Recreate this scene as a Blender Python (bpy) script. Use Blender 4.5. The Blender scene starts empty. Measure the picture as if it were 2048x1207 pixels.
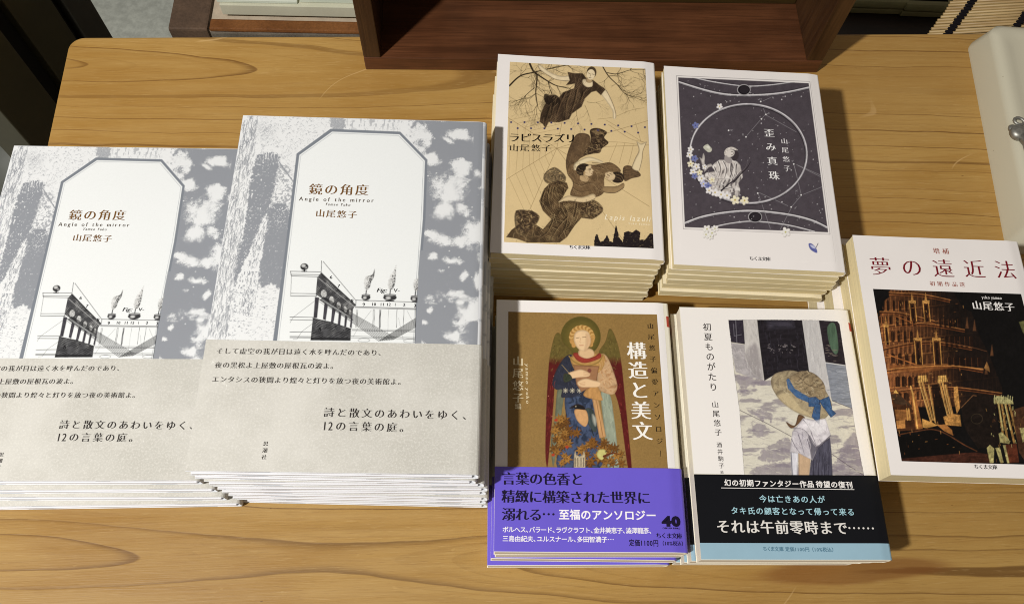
import bpy, math, random
import numpy as np
from mathutils import Vector, Matrix

SC = bpy.context.scene
COL = SC.collection
R = math.radians

# ------------------------------------------------------------------ camera
W0, H0 = 2048.0, 1207.0
FPX, CXP, CYP = 1644.11, 1038.816, 644.668
PITCH, ROLL, CAMH = 1.1711276, 0.1025222, 0.4970538
_fw = np.array([0, math.cos(PITCH), -math.sin(PITCH)])
_rt = np.array([1.0, 0, 0])
_up = np.cross(_rt, _fw)
_r2 = _rt * math.cos(ROLL) + _up * math.sin(ROLL)
_u2 = -_rt * math.sin(ROLL) + _up * math.cos(ROLL)
_cp = np.array([0, 0, CAMH])
cam_d = bpy.data.cameras.new('camera')
cam = bpy.data.objects.new('camera', cam_d)
COL.objects.link(cam)
cam.matrix_world = Matrix(((_r2[0], _u2[0], -_fw[0], 0), (_r2[1], _u2[1], -_fw[1], 0), (_r2[2], _u2[2], -_fw[2], CAMH), (0, 0, 0, 1)))
cam_d.sensor_fit = 'HORIZONTAL'
cam_d.sensor_width = 36.0
cam_d.lens = FPX / W0 * 36.0
cam_d.shift_x = -(CXP - W0 / 2) / W0
cam_d.shift_y = (CYP - H0 / 2) / W0
cam_d.clip_start = 0.01
cam_d.clip_end = 60
SC.camera = cam

# ------------------------------------------------------------------ light
wd = bpy.data.worlds.new('World')
SC.world = wd
wd.use_nodes = True
wd.node_tree.nodes['Background'].inputs[0].default_value = (1.0, 0.89, 0.76, 1)
wd.node_tree.nodes['Background'].inputs[1].default_value = 0.20


def lamp(name, kind, loc, energy, color, size):
    d = bpy.data.lights.new(name, kind)
    d.energy = energy
    d.color = color
    if kind == 'AREA':
        d.shape = 'DISK'
        d.size = size
    else:
        d.shadow_soft_size = size
    o = bpy.data.objects.new(name, d)
    o.location = loc
    COL.objects.link(o)
    return o


lamp('shop_spotlight', 'POINT', (-0.62, -0.37, 1.16), 88.0, (1.0, 0.985, 0.955), 0.034)

SC.view_settings.view_transform = 'Standard'
SC.view_settings.look = 'None'
SC.view_settings.exposure = 0.0
SC.view_settings.gamma = 1.0
SC.cycles.pixel_filter_type = 'BLACKMAN_HARRIS'
SC.cycles.filter_width = 1.0


# ------------------------------------------------------------------ projection helpers
def proj(P):
    d = P - _cp
    z = d @ _fw
    return CXP + FPX * (d @ _r2) / z, CYP - FPX * (d @ _u2) / z


def at(px, py, z):
    d = _fw + _r2 * (px - CXP) / FPX - _u2 * (py - CYP) / FPX
    return _cp + d * (z - CAMH) / d[2]


# ------------------------------------------------------------------ materials
def lin(c):
    c = np.asarray(c, float) / 255.0
    return np.where(c <= 0.04045, c / 12.92, ((c + 0.055) / 1.055) ** 2.4)


class NG:
    """small helper for shader nodes"""
    def __init__(s, name):
        s.m = bpy.data.materials.new(name)
        s.m.use_nodes = True
        s.t = s.m.node_tree
        s.n = s.t.nodes
        s.b = s.n['Principled BSDF']

    def link(s, a, b):
        s.t.links.new(a, b)

    def put(s, sock, v):
        if hasattr(v, 'is_linked'):
            s.link(v, sock)
        else:
            sock.default_value = v

    def math(s, op, a, b=None, c=None, clamp=False):
        n = s.n.new('ShaderNodeMath')
        n.operation = op
        n.use_clamp = clamp
        s.put(n.inputs[0], a)
        if b is not None:
            s.put(n.inputs[1], b)
        if c is not None:
            s.put(n.inputs[2], c)
        return n.outputs[0]

    def coord(s, which='Object'):
        return s.n.new('ShaderNodeTexCoord').outputs[which]

    def sep(s, v):
        n = s.n.new('ShaderNodeSeparateXYZ')
        s.link(v, n.inputs[0])
        return n.outputs

    def comb(s, x, y, z):
        n = s.n.new('ShaderNodeCombineXYZ')
        for i, v in enumerate((x, y, z)):
            s.put(n.inputs[i], v)
        return n.outputs[0]

    def scale(s, v, sc):
        n = s.n.new('ShaderNodeMapping')
        s.link(v, n.inputs[0])
        n.inputs['Scale'].default_value = sc
        return n.outputs[0]

    def noise(s, v, sc, detail=3, rough=0.55, dist=0.0):
        n = s.n.new('ShaderNodeTexNoise')
        s.link(v, n.inputs['Vector'])
        n.inputs['Scale'].default_value = sc
        n.inputs['Detail'].default_value = detail
        n.inputs['Roughness'].default_value = rough
        n.inputs['Distortion'].default_value = dist
        return n.outputs[0]

    def step(s, v, a, b, o0=0.0, o1=1.0):
        n = s.n.new('ShaderNodeMapRange')
        n.interpolation_type = 'SMOOTHSTEP'
        s.put(n.inputs[0], v)
        for i, x in enumerate((a, b, o0, o1)):
            n.inputs[1 + i].default_value = x
        return n.outputs[0]

    def mix(s, f, a, b, mode='MIX'):
        n = s.n.new('ShaderNodeMix')
        n.data_type = 'RGBA'
        n.blend_type = mode
        s.put(n.inputs[0], f)
        for i, v in ((6, a), (7, b)):
            if hasattr(v, 'is_linked'):
                s.link(v, n.inputs[i])
            else:
                n.inputs[i].default_value = (*v[:3], 1)
        return n.outputs[2]

    def bump(s, h, strength, dist):
        n = s.n.new('ShaderNodeBump')
        n.inputs['Strength'].default_value = strength
        n.inputs['Distance'].default_value = dist
        s.link(h, n.inputs['Height'])
        s.link(n.outputs[0], s.b.inputs['Normal'])

    def done(s, col, rough, spec=0.5, metal=0.0):
        if hasattr(col, 'is_linked'):
            s.link(col, s.b.inputs['Base Color'])
        else:
            s.b.inputs['Base Color'].default_value = (*col[:3], 1)
        s.put(s.b.inputs['Roughness'], rough)
        s.b.inputs['Specular IOR Level'].default_value = spec
        s.b.inputs['Metallic'].default_value = metal
        return s.m


_mats = {}


def plain(name, rgb, rough=0.5, spec=0.4, var=0.06, sc=60.0, metal=0.0, bump=0.0):
    """flat base colour broken up by a little noise"""
    key = (name, tuple(rgb))
    if key in _mats:
        return _mats[key]
    g = NG(name)
    c = lin(rgb)
    n = g.noise(g.coord(), sc, 4, 0.6)
    f = g.step(n, 0.3, 0.7, 1 - var, 1 + var)
    col = g.mix(1.0, c, g.comb(f, f, f), 'MULTIPLY')
    if bump:
        g.bump(g.noise(g.coord(), sc * 12, 3), bump, 0.0004)
    _mats[key] = g.done(col, rough, spec, metal)
    return _mats[key]


def ink(rgb, rough=0.45):
    key = ('ink', tuple(rgb))
    if key not in _mats:
        g = NG('printing_ink')
        _mats[key] = g.done(lin(rgb), rough, 0.15)
    return _mats[key]


def m_print(rough=0.42, spec=0.22):
    key = ('print', rough, spec)
    if key not in _mats:
        g = NG('printed_paper')
        a = g.n.new('ShaderNodeAttribute')
        a.attribute_name = 'print'
        _mats[key] = g.done(a.outputs['Color'], rough, spec)
    return _mats[key]


def m_pages(name, rgb, zscale=1.0):
    g = NG(name)
    co = g.coord()
    x = g.scale(co, (6, 6, 2600 * zscale))
    n = g.noise(x, 1.0, 2, 0.7)
    n2 = g.noise(g.scale(co, (14, 14, 500)), 1.0, 2, 0.5)
    oi = g.n.new('ShaderNodeObjectInfo')
    f = g.step(n, 0.3, 0.72, 0.90, 1.03)
    f2 = g.step(n2, 0.3, 0.7, 0.94, 1.04)
    f3 = g.math('MULTIPLY_ADD', oi.outputs['Random'], 0.12, 0.92)
    f = g.math('MULTIPLY', g.math('MULTIPLY', f, f2), f3)
    col = g.mix(1.0, lin(rgb), g.comb(f, f, f), 'MULTIPLY')
    g.bump(n, 0.10, 0.0002)
    return g.done(col, 0.85, 0.1)


def m_table():
    g = NG('lacquered_cedar')
    co = g.coord()
    u, v, w = g.sep(co)
    wob = g.math('MULTIPLY', g.math('SUBTRACT', g.noise(g.scale(co, (7, 16, 1)), 1.0, 3, 0.5), 0.5), 0.009)
    wob2 = g.math('MULTIPLY', g.math('SUBTRACT', g.noise(g.scale(co, (26, 60, 1)), 1.0, 2, 0.5), 0.5), 0.0022)
    vv = g.math('ADD', g.math('ADD', v, wob), wob2)
    # back half of the board: flame figure closing to the right
    dv = g.math('ADD', g.math('MULTIPLY_ADD', u, 0.05, 0.0235), vv)
    zz = g.math('MULTIPLY_ADD', g.math('MINIMUM', u, 0.32), 0.075, 0.0085)
    r1 = g.math('SQRT', g.math('ADD', g.math('MULTIPLY', dv, dv), g.math('MULTIPLY', zz, zz)))
    # front half: saddle figure
    dv2 = g.math('ADD', g.math('MULTIPLY_ADD', u, 0.055, 0.374), vv)
    du = g.math('DIVIDE', g.math('SUBTRACT', u, 0.205), 0.16)
    z2 = g.math('DIVIDE', 0.020, g.math('MULTIPLY_ADD', du, du, 1.0))
    r2 = g.math('SQRT', g.math('ADD', g.math('MULTIPLY', dv2, dv2), g.math('MULTIPLY', z2, z2)))
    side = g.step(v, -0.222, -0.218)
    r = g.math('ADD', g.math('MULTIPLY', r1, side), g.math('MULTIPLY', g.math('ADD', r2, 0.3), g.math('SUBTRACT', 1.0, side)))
    irr = g.noise(g.comb(g.math('MULTIPLY', r, 70.0), 0.0, 0.0), 1.0, 3, 0.6)
    s = g.math('MULTIPLY_ADD', irr, 2.2, g.math('DIVIDE', r, 0.0105))
    f = g.math('FRACT', s)
    late = g.math('MULTIPLY', g.step(f, 0.86, 0.965), g.step(f, 0.972, 0.999, 1.0, 0.0))
    soft = g.math('MULTIPLY', g.step(f, 0.1, 0.95), g.step(f, 0.96, 1.0, 1.0, 0.0))
    amt = g.step(g.noise(g.comb(g.math('FLOOR', s), g.math('MULTIPLY', u, 3.0), 0.0), 0.83, 2), 0.3, 0.65, 0.25, 1.0)
    fib = g.noise(g.scale(co, (28, 900, 1)), 1.0, 4, 0.7)
    fib2 = g.noise(g.scale(co, (9, 160, 1)), 1.0, 3, 0.6)
    blotch = g.noise(g.scale(co, (6, 11, 1)), 1.0, 4, 0.6)
    speck = g.noise(g.scale(co, (120, 260, 1)), 1.0, 2, 0.6)
    base = g.mix(g.step(blotch, 0.3, 0.72), lin((186, 148, 84)), lin((168, 127, 63)))
    base = g.mix(g.step(fib2, 0.35, 0.7, 0.0, 0.45), base, lin((190, 154, 90)))
    base = g.mix(g.step(fib, 0.45, 0.8, 0.0, 0.4), base, lin((140, 98, 44)))
    base = g.mix(g.math('MULTIPLY', soft, 0.10), base, lin((128, 84, 36)))
    base = g.mix(g.math('MULTIPLY', g.math('MULTIPLY', late, amt), 0.72), base, lin((88, 52, 18)))
    f2 = g.math('FRACT', g.math('MULTIPLY_ADD', s, 3.0, g.math('MULTIPLY', irr, 2.0)))
    fine = g.math('MULTIPLY', g.step(f2, 0.55, 0.92), g.step(f2, 0.93, 1.0, 1.0, 0.0))
    fmask = g.step(g.noise(g.scale(co, (4, 30, 1)), 1.0, 2, 0.5), 0.42, 0.62)
    base = g.mix(g.math('MULTIPLY', g.math('MULTIPLY', fine, fmask), 0.17), base, lin((118, 80, 34)))
    base = g.mix(g.step(speck, 0.70, 0.78, 0.0, 0.25), base, lin((214, 178, 112)))
    dash = g.noise(g.scale(co, (75, 1500, 1)), 1.0, 2, 0.6)
    base = g.mix(g.step(dash, 0.58, 0.72, 0.0, 0.35), base, lin((206, 172, 116)))
    base = g.mix(g.step(dash, 0.40, 0.28, 0.0, 0.30), base, lin((122, 86, 40)))
    pit = g.noise(g.scale(co, (150, 520, 1)), 1.0, 1, 0.5)
    base = g.mix(g.step(pit, 0.80, 0.84, 0.0, 0.6), base, lin((84, 52, 22)))
    sc_ = g.math('ABSOLUTE', g.math('SUBTRACT', g.noise(g.scale(co, (9, 9, 1)), 1.0, 1, 0.3), 0.5))
    scm = g.step(g.noise(g.scale(co, (14, 14, 1)), 1.0, 1, 0.3), 0.60, 0.66)
    base = g.mix(g.math('MULTIPLY', g.step(sc_, 0.0016, 0.0034, 0.5, 0.0), scm), base, lin((212, 176, 120)))
    patch = g.noise(g.scale(co, (2.6, 5.0, 1)), 1.0, 2, 0.5)
    base = g.mix(g.step(patch, 0.4, 0.7, 0.0, 0.28), base, lin((148, 108, 56)))
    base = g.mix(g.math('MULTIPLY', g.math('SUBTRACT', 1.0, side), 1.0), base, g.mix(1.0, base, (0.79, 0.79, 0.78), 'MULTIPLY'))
    # knot-like brown stain at the front
    ku = g.math('DIVIDE', g.math('SUBTRACT', u, 0.515), 0.060)
    kv = g.math('DIVIDE', g.math('ADD', vv, 0.402), 0.0075)
    kd = g.math('SQRT', g.math('ADD', g.math('MULTIPLY', ku, ku), g.math('MULTIPLY', kv, kv)))
    base = g.mix(g.step(kd, 0.75, 1.15, 0.62, 0.0), base, lin((112, 66, 28)))
    g.bump(g.math('ADD', g.math('MULTIPLY', late, -0.15), g.math('MULTIPLY', fib, 0.6)), 0.22, 0.0006)
    rough = g.step(fib2, 0.3, 0.7, 0.34, 0.50)
    return g.done(base, rough, 0.30)


def m_wood(name, c0, c1, c2, axis=0, rough=0.4, fine=700):
    g = NG(name)
    co = g.coord()
    sc = [120.0, 120.0, 120.0]
    sc[axis] = 9.0
    scf = [float(fine)] * 3
    scf[axis] = 22.0
    a = g.noise(g.scale(co, sc), 1.0, 4, 0.6, 0.4)
    b = g.noise(g.scale(co, scf), 1.0, 3, 0.65)
    c = g.noise(co, 16.0, 3, 0.6)
    col = g.mix(g.step(a, 0.32, 0.68), lin(c0), lin(c1))
    col = g.mix(g.step(b, 0.42, 0.75, 0.0, 0.6), col, lin(c2))
    col = g.mix(g.step(c, 0.35, 0.7, 0.0, 0.5), col, lin(c2))
    g.bump(b, 0.25, 0.0006)
    return g.done(col, rough, 0.4)


def m_concrete(name, c0, c1, sc=9.0, rough=0.8):
    g = NG(name)
    co = g.coord()
    a = g.noise(co, sc, 6, 0.65)
    b = g.noise(co, sc * 14, 4, 0.7)
    col = g.mix(g.step(a, 0.3, 0.7), lin(c0), lin(c1))
    f = g.step(b, 0.3, 0.7, 0.82, 1.1)
    col = g.mix(1.0, col, g.comb(f, f, f), 'MULTIPLY')
    g.bump(b, 0.3, 0.002)
    return g.done(col, rough, 0.25)


# ------------------------------------------------------------------ mesh helpers
class MB:
    def __init__(s):
        s.v = []
        s.f = []

    def add(s, verts, faces):
        b = len(s.v)
        s.v += [tuple(map(float, p)) for p in verts]
        s.f += [[b + i for i in f] for f in faces]
        return s

    def box(s, x0, x1, y0, y1, z0, z1):
        v = [(x, y, z) for z in (z0, z1) for y in (y0, y1) for x in (x0, x1)]
        return s.add(v, [(0, 2, 3, 1), (4, 5, 7, 6), (0, 1, 5, 4), (2, 6, 7, 3), (0, 4, 6, 2), (1, 3, 7, 5)])

    def prism(s, poly, z0, z1):
        n = len(poly)
        v = [(x, y, z0) for x, y in poly] + [(x, y, z1) for x, y in poly]
        return s.add(v, [list(range(n))[::-1], list(range(n, 2 * n))] + [(i, (i + 1) % n, n + (i + 1) % n, n + i) for i in range(n)])

    def tube(s, pts, rad, n=8, r1=None):
        pts = [Vector(p) for p in pts]
        r1 = rad if r1 is None else r1
        rings = []
        for i, p in enumerate(pts):
            t = (pts[min(i + 1, len(pts) - 1)] - pts[max(i - 1, 0)]).normalized()
            a = t.cross(Vector((0.13, 0.27, 1))).normalized()
            b = t.cross(a)
            r = rad + (r1 - rad) * i / max(1, len(pts) - 1)
            rings.append([p + (a * math.cos(2 * math.pi * k / n) + b * math.sin(2 * math.pi * k / n)) * r for k in range(n)])
        m = len(pts)
        v = [q for r in rings for q in r]
        f = [(i * n + k, i * n + (k + 1) % n, (i + 1) * n + (k + 1) % n, (i + 1) * n + k) for i in range(m - 1) for k in range(n)]
        f += [list(range(n))[::-1], [(m - 1) * n + k for k in range(n)]]
        return s.add(v, f)

    def lathe(s, prof, n=48, c=(0, 0, 0)):
        v = [(c[0] + r * math.cos(2 * math.pi * k / n), c[1] + r * math.sin(2 * math.pi * k / n), c[2] + z) for r, z in prof for k in range(n)]
        f = [(i * n + k, i * n + (k + 1) % n, (i + 1) * n + (k + 1) % n, (i + 1) * n + k) for i in range(len(prof) - 1) for k in range(n)]
        return s.add(v, f)

    def mesh(s, name, mat, bevel=0.0, smooth=False, seg=2):
        me = bpy.data.meshes.new(name)
        me.from_pydata(s.v, [], s.f)
        me.materials.append(mat)
        if bevel:
            import bmesh
            bm = bmesh.new()
            bm.from_mesh(me)
            es = [e for e in bm.edges if len(e.link_faces) == 2 and e.calc_face_angle(0) > 0.6]
            bmesh.ops.bevel(bm, geom=es, offset=bevel, segments=seg, profile=0.6, affect='EDGES', clamp_overlap=True)
            bm.to_mesh(me)
            bm.free()
        if smooth:
            me.polygons.foreach_set('use_smooth', [True] * len(me.polygons))
        return me


def link(name, me, parent=None, loc=(0, 0, 0), rz=0.0):
    o = bpy.data.objects.new(name, me)
    COL.objects.link(o)
    o.location = loc
    o.rotation_euler = (0, 0, rz)
    if parent is not None:
        o.parent = parent
    return o


def empty(name, loc, rz=0.0):
    o = link(name, None, None, loc, rz)
    o.empty_display_size = 0.02
    return o


def tag(o, label, cat, group=None):
    o['label'] = label
    o['category'] = cat
    if group:
        o['group'] = group
    return o


# ================================================================== SETTING
random.seed(4)
fl = link('floor', MB().add([(-4, -3, 0), (4, -3, 0), (4, 6, 0), (-4, 6, 0)], [(0, 1, 2, 3)]).mesh('floor', m_concrete('worn_concrete', (196, 200, 190), (168, 172, 164), 5.0)), None, (0, 0, -0.62))
fl['kind'] = 'structure'

# ---- table
TP = (-0.35237, 0.40303)
TA = R(7.7835)
table = empty('wooden_table', (TP[0], TP[1], 0.0), TA)
tag(table, 'light brown lacquered cedar table with a rounded corner, carrying all the book stacks', 'table')


def rrect(x0, x1, y0, y1, r, n=8):
    out = []
    for cx, cy, a0 in ((x1 - r, y1 - r, 0), (x0 + r, y1 - r, 90), (x0 + r, y0 + r, 180), (x1 - r, y0 + r, 270)):
        for k in range(n + 1):
            a = R(a0 + 90 * k / n)
            out.append((cx + r * math.cos(a), cy + r * math.sin(a)))
    return out


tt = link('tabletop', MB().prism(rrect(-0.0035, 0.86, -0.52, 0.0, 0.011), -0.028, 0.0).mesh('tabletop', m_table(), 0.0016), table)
mleg = m_wood('table_leg_wood', (170, 126, 66), (150, 108, 54), (118, 80, 36), 2)
for x, y in ((0.05, -0.05), (0.80, -0.05), (0.05, -0.47), (0.80, -0.47)):
    link('leg', MB().box(x - 0.022, x + 0.022, y - 0.022, y + 0.022, -0.62, -0.0285).mesh('leg', mleg, 0.002), table)

# ---- dark wooden crate, open to the front
CB = at(731.6, 140, 0)
CR = at(1633, 146, 0)
ca = math.atan2(CR[1] - CB[1], CR[0] - CB[0])
cw = math.hypot(CR[0] - CB[0], CR[1] - CB[1])
crate = empty('wooden_crate', (CB[0], CB[1], 0.0003), ca)
tag(crate, 'dark brown wooden crate open towards the front at the back edge of the table', 'crate')
mcr = m_wood('dark_stained_wood', (106, 65, 40), (82, 48, 28), (54, 31, 17), 0, 0.36)
mcv = m_wood('dark_stained_wood_upright', (76, 50, 27), (56, 34, 17), (38, 22, 11), 2, 0.42)
CD, CH, CT = 0.0665, 0.27, 0.0125
link('bottom_board', MB().box(0, cw, 0, CD, 0, CT).mesh('bottom_board', mcr, 0.0008), crate)
for s in (0, 1):
    x = s * (cw - CT)
    link('side_board', MB().box(x, x + CT, 0.0005, CD, CT + 0.0002, CH).mesh('side_board', mcv, 0.0008), crate)
link('back_board', MB().box(CT + 0.0003, cw - CT - 0.0003, CD - 0.011, CD - 0.0005, CT + 0.0002, CH).mesh('back_board', m_wood('back_board_wood', (74, 58, 26), (56, 42, 18), (38, 28, 12), 0), 0.0006), crate)
link('top_board', MB().box(0, cw, 0.0005, CD, CH + 0.0003, CH + CT).mesh('top_board', mcr, 0.0008), crate)

# ---- dark post of the sash frame left of the table
ga = math.atan2(0.0783, 0.0265)
post = empty('door_frame', (-0.408, 0.352, -0.62), ga)
tag(post, 'dark bronze metal door frame post with black channels, left of the table corner', 'door frame')
mbz = plain('bronze_anodised_metal', (52, 47, 27), 0.5, 0.4, 0.08, 40)
mbk = plain('black_rubber_channel', (14, 12, 9), 0.55, 0.3, 0.05, 40)
mbg = plain('dark_grey_sash', (40, 38, 32), 0.4, 0.5, 0.06, 40)
PH = 1.75
link('jamb', MB().box(0, 0.040, 0, 0.05, 0, PH).mesh('jamb', mbz, 0.001), post)
link('channel', MB().box(0.0405, 0.056, 0.014, 0.05, 0, PH).mesh('channel', mbk), post)
link('sash_stile', MB().box(0.0565, 0.090, 0.004, 0.05, 0, PH).mesh('sash_stile', mbz, 0.001), post)
link('channel', MB().box(0.0905, 0.096, 0.012, 0.05, 0, PH).mesh('channel', mbk), post)
link('outer_stile', MB().box(0.0965, 0.119, 0.002, 0.05, 0, PH).mesh('outer_stile', mbg, 0.001), post)

# ---- round grey tub on the floor, lower left
tub = at(-8, 345, -0.50)
t = tag(link('round_tub', MB().lathe([(0.0, 0), (0.135, 0), (0.15, 0.10), (0.158, 0.115), (0.15, 0.12), (0.132, 0.118), (0.12, 0.10), (0.112, 0.03), (0.0, 0.03)], 64).mesh('round_tub', plain('grey_plastic', (104, 106, 98), 0.5, 0.4, 0.15, 14), 0, True), None, (tub[0], tub[1], -0.62)),
        'round dark grey tub on the concrete floor, beside the front left grey book', 'tub')

# ---- brick coloured ledge behind the table, with pale paper stacks on it
LZ = -0.10
l0 = at(335, 58, LZ)
la = R(6.0)
ledge = empty('tiled_ledge', (l0[0], l0[1], -0.62), la)
tag(ledge, 'low ledge edged with brown tiles and pale joints behind the back edge of the table', 'ledge')
mti = m_concrete('brown_glazed_tile', (128, 82, 44), (108, 66, 32), 30, 0.4)
mtg = m_concrete('grey_brown_tile_side', (112, 104, 92), (92, 84, 74), 40, 0.6)
mgr = plain('pale_mortar', (186, 170, 148), 0.9, 0.1, 0.1, 90)
LT = LZ + 0.62
link('ledge_core', MB().box(0.003, 0.49, 0.003, 0.34, 0, LT - 0.004).mesh('ledge_core', mgr), ledge)
x = 0.0
for i, wd_ in enumerate((0.037, 0.152, 0.152, 0.152)):
    if i == 0:
        link('side_tile', MB().box(x, x + wd_ - 0.0016, 0, 0.30, LT - 0.05, LT).mesh('side_tile', m_concrete('dark_brown_tile', (98, 78, 62), (80, 64, 52), 26, 0.5), 0.002), ledge)
    else:
        a = link('edge_tile', MB().box(x, x + wd_ - 0.0016, 0.0, 0.0125, LT - 0.003, LT + 0.001).mesh('edge_tile', mti, 0.002), ledge)
        link('tile_skirt', MB().box(x, x + wd_ - 0.0016, -0.0005, 0.012, LT - 0.07, LT - 0.0033).mesh('tile_skirt', mtg, 0.0015), a)
    x += wd_
mpp = plain('pale_green_paper', (206, 212, 196), 0.8, 0.2, 0.05, 30)
mpp2 = plain('ivory_paper', (196, 194, 172), 0.8, 0.2, 0.05, 30)
ps = empty('paper_stack', (l0[0], l0[1], LZ + 0.0015), la)
tag(ps, 'stack of pale green paper sheets lying on the tiled ledge left of the crate', 'paper stack')
link('sheets', MB().box(0.048, 0.40, 0.0165, 0.29, 0, 0.012).mesh('sheets', mpp2, 0.0006), ps)
link('sheets', MB().box(0.120, 0.46, 0.021, 0.30, 0.0125, 0.024).mesh('sheets', mpp, 0.0006), ps)
link('sheets', MB().box(0.046, 0.118, 0.019, 0.30, 0.0125, 0.0155).mesh('sheets', mpp, 0.0005), ps)
link('printed_mark', MB().box(0.146, 0.155, 0.054, 0.060, 0.0242, 0.0246).mesh('printed_mark', ink((120, 118, 128))), ps)

# ---- behind the table on the right: dark chest, olive tray with a blue folder, bamboo blind
d0 = at(1640, 74, -0.12)
chest = empty('dark_chest', (d0[0], d0[1], -0.62), R(7))
tag(chest, 'dark brown wooden chest behind the table to the right of the crate', 'chest')
mch = m_wood('very_dark_wood', (40, 24, 13), (28, 16, 9), (18, 10, 6), 0, 0.5)
link('chest_body', MB().box(-0.03, 0.62, 0.0, 0.40, 0, 0.49).mesh('chest_body', mch, 0.002), chest)
link('chest_lid', MB().box(-0.034, 0.624, -0.004, 0.404, 0.4905, 0.50).mesh('chest_lid', mch, 0.002), chest)


def tray(p, w, d, h, mat, label):
    o = empty('storage_tray', (p[0], p[1], p[2]), R(5))
    tag(o, label, 'tray')
    link('tray_base', MB().box(0, w, 0, d, 0, 0.006).mesh('tray_base', mat, 0.001), o)
    for x0, x1, y0, y1 in ((0, w, 0, 0.014), (0, w, d - 0.014, d), (0, 0.014, 0.0145, d - 0.0145), (w - 0.014, w, 0.0145, d - 0.0145)):
        link('tray_wall', MB().box(x0, x1, y0, y1, 0.0065, h).mesh('tray_wall', mat, 0.003), o)
    return o


mol = plain('olive_plastic', (132, 128, 92), 0.55, 0.3, 0.12, 18)
tray(at(1692, 26, -0.1195), 0.098, 0.16, 0.016, mol, 'left dull olive plastic tray on the dark chest, nearest the crate')
tray(at(1799, 33, -0.1195), 0.14, 0.16, 0.016, mol, 'right dull olive plastic tray on the dark chest, holding a blue folder')
bf = at(1812, 16, -0.112)
tag(link('blue_folder', MB().box(0, 0.10, 0, 0.11, 0, 0.008).mesh('blue_folder', plain('teal_card', (84, 110, 122), 0.6, 0.3, 0.08, 25), 0.002), None, (bf[0], bf[1], -0.1128), R(5)),
    'dull blue folder lying in the olive tray behind the bamboo blind', 'folder')

BZ = -0.012
b0 = at(1853, 70, BZ)
b1 = at(1906, 0, BZ)
bd = at(2048, 58, BZ) - b0
bda = math.atan2(bd[1], bd[0])
blind = empty('bamboo_blind', tuple(b0), bda)
tag(blind, 'bamboo slat blind tied with black thread behind the white box', 'blind')
_e = b1 - b0
sxx, syy = _e[0] * math.cos(bda) + _e[1] * math.sin(bda), -_e[0] * math.sin(bda) + _e[1] * math.cos(bda)
NSL = 12
mb = MB()
mbam = m_wood('split_bamboo', (190, 164, 114), (168, 138, 90), (124, 94, 54), 0, 0.45, 900)
for k in range(-5, 30):
    x, y = sxx * k / NSL + random.uniform(-0.0010, 0.0010), syy * k / NSL
    mb.tube([(x, y, random.uniform(-0.0002, 0.0003)), (x + 0.34, y + random.uniform(-0.0004, 0.0004), 0)], abs(syy) / NSL * 0.38, 8)
link('slats', mb.mesh('slats', mbam, 0, True), blind)
mthr = plain('black_thread', (22, 19, 24), 0.8, 0.1)
for off in (0.0185, 0.0750, 0.1400):
    mb = MB()
    for k in range(-5, 30):
        xa, y = off + sxx * k / NSL + random.uniform(-0.0005, 0.0005), syy * k / NSL
        mb.box(xa - 0.0027, xa + 0.0027, y - abs(syy) / NSL * 0.55, y + abs(syy) / NSL * 0.55, 0.0010, 0.0024)
    link('thread', mb.mesh('thread', mthr), blind)

# ---- white enamel box on the right with a grey metal catch
wb = at(1937, 104, 0)
wf = at(2007, 475, 0)
wdir = math.atan2(wf[1] - wb[1], wf[0] - wb[0]) + math.pi / 2
wbox = empty('enamel_box', (wb[0], wb[1], 0.0), wdir)
tag(wbox, 'off white enamelled metal box with rounded edges at the right end of the table', 'box')
gw = NG('cream_enamel')
_n = gw.noise(gw.coord(), 420.0, 2, 0.5)
_c = gw.mix(gw.step(_n, 0.78, 0.80), lin((198, 192, 170)), lin((120, 108, 88)))
mwb = gw.done(_c, 0.38, 0.45)
wl = math.hypot(wf[0] - wb[0], wf[1] - wb[1])


def shell(w0, d0, h, slope):
    m = MB()
    pr = [(0.0, 0.0), (0.0, 0.003), (slope * 0.8, h - 0.006), (slope * 0.95, h - 0.0024), (slope + 0.003, h - 0.0004), (slope + 0.006, h), (slope + 0.010, h - 0.0005), (slope + 0.013, h - 0.0012)]
    rings = []
    for ins, z in pr:
        rings.append([(x, y, z) for x, y in rrect(ins, w0 - ins, -d0 + ins, 0.010 - ins, 0.009, 6)])
    n = len(rings[0])
    v = [p for r in rings for p in r]
    f = [(i * n + k, i * n + (k + 1) % n, (i + 1) * n + (k + 1) % n, (i + 1) * n + k) for i in range(len(pr) - 1) for k in range(n)]
    f.append([(len(pr) - 1) * n + k for k in range(n)])
    return m.add(v, f)


link('box_shell', shell(0.22, wl + 0.012, 0.026, 0.0045).mesh('box_shell', mwb, 0, True), wbox)
cl = at(2046, 258, 0.026)
mz = plain('cast_grey_metal', (150, 148, 140), 0.45, 0.5, 0.2, 300, 0.7)
catch = empty('metal_catch', (cl[0], cl[1], 0.0249), R(-8))
catch.scale = (0.85, 0.85, 0.85)
tag(catch, 'small grey cast metal catch with a round knob on the white enamel box', 'catch')
m = MB()
m.lathe([(0, 0.0), (0.0066, 0), (0.0074, 0.002), (0.0066, 0.0048), (0.004, 0.0064), (0.0, 0.0068)], 20, (-0.0045, -0.006, 0))
m.lathe([(0, 0.0), (0.0034, 0), (0.004, 0.0016), (0.003, 0.003), (0, 0.0034)], 14, (-0.0088, -0.0022, 0.0002))
link('knob', m.mesh('knob', mz, 0, True), catch)
link('stem', MB().tube([(-0.003, -0.009, 0.003), (0.0022, -0.016, 0.004), (0.0052, -0.027, 0.004)], 0.0036, 10, 0.0046).mesh('stem', mz, 0, True), catch)
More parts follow.
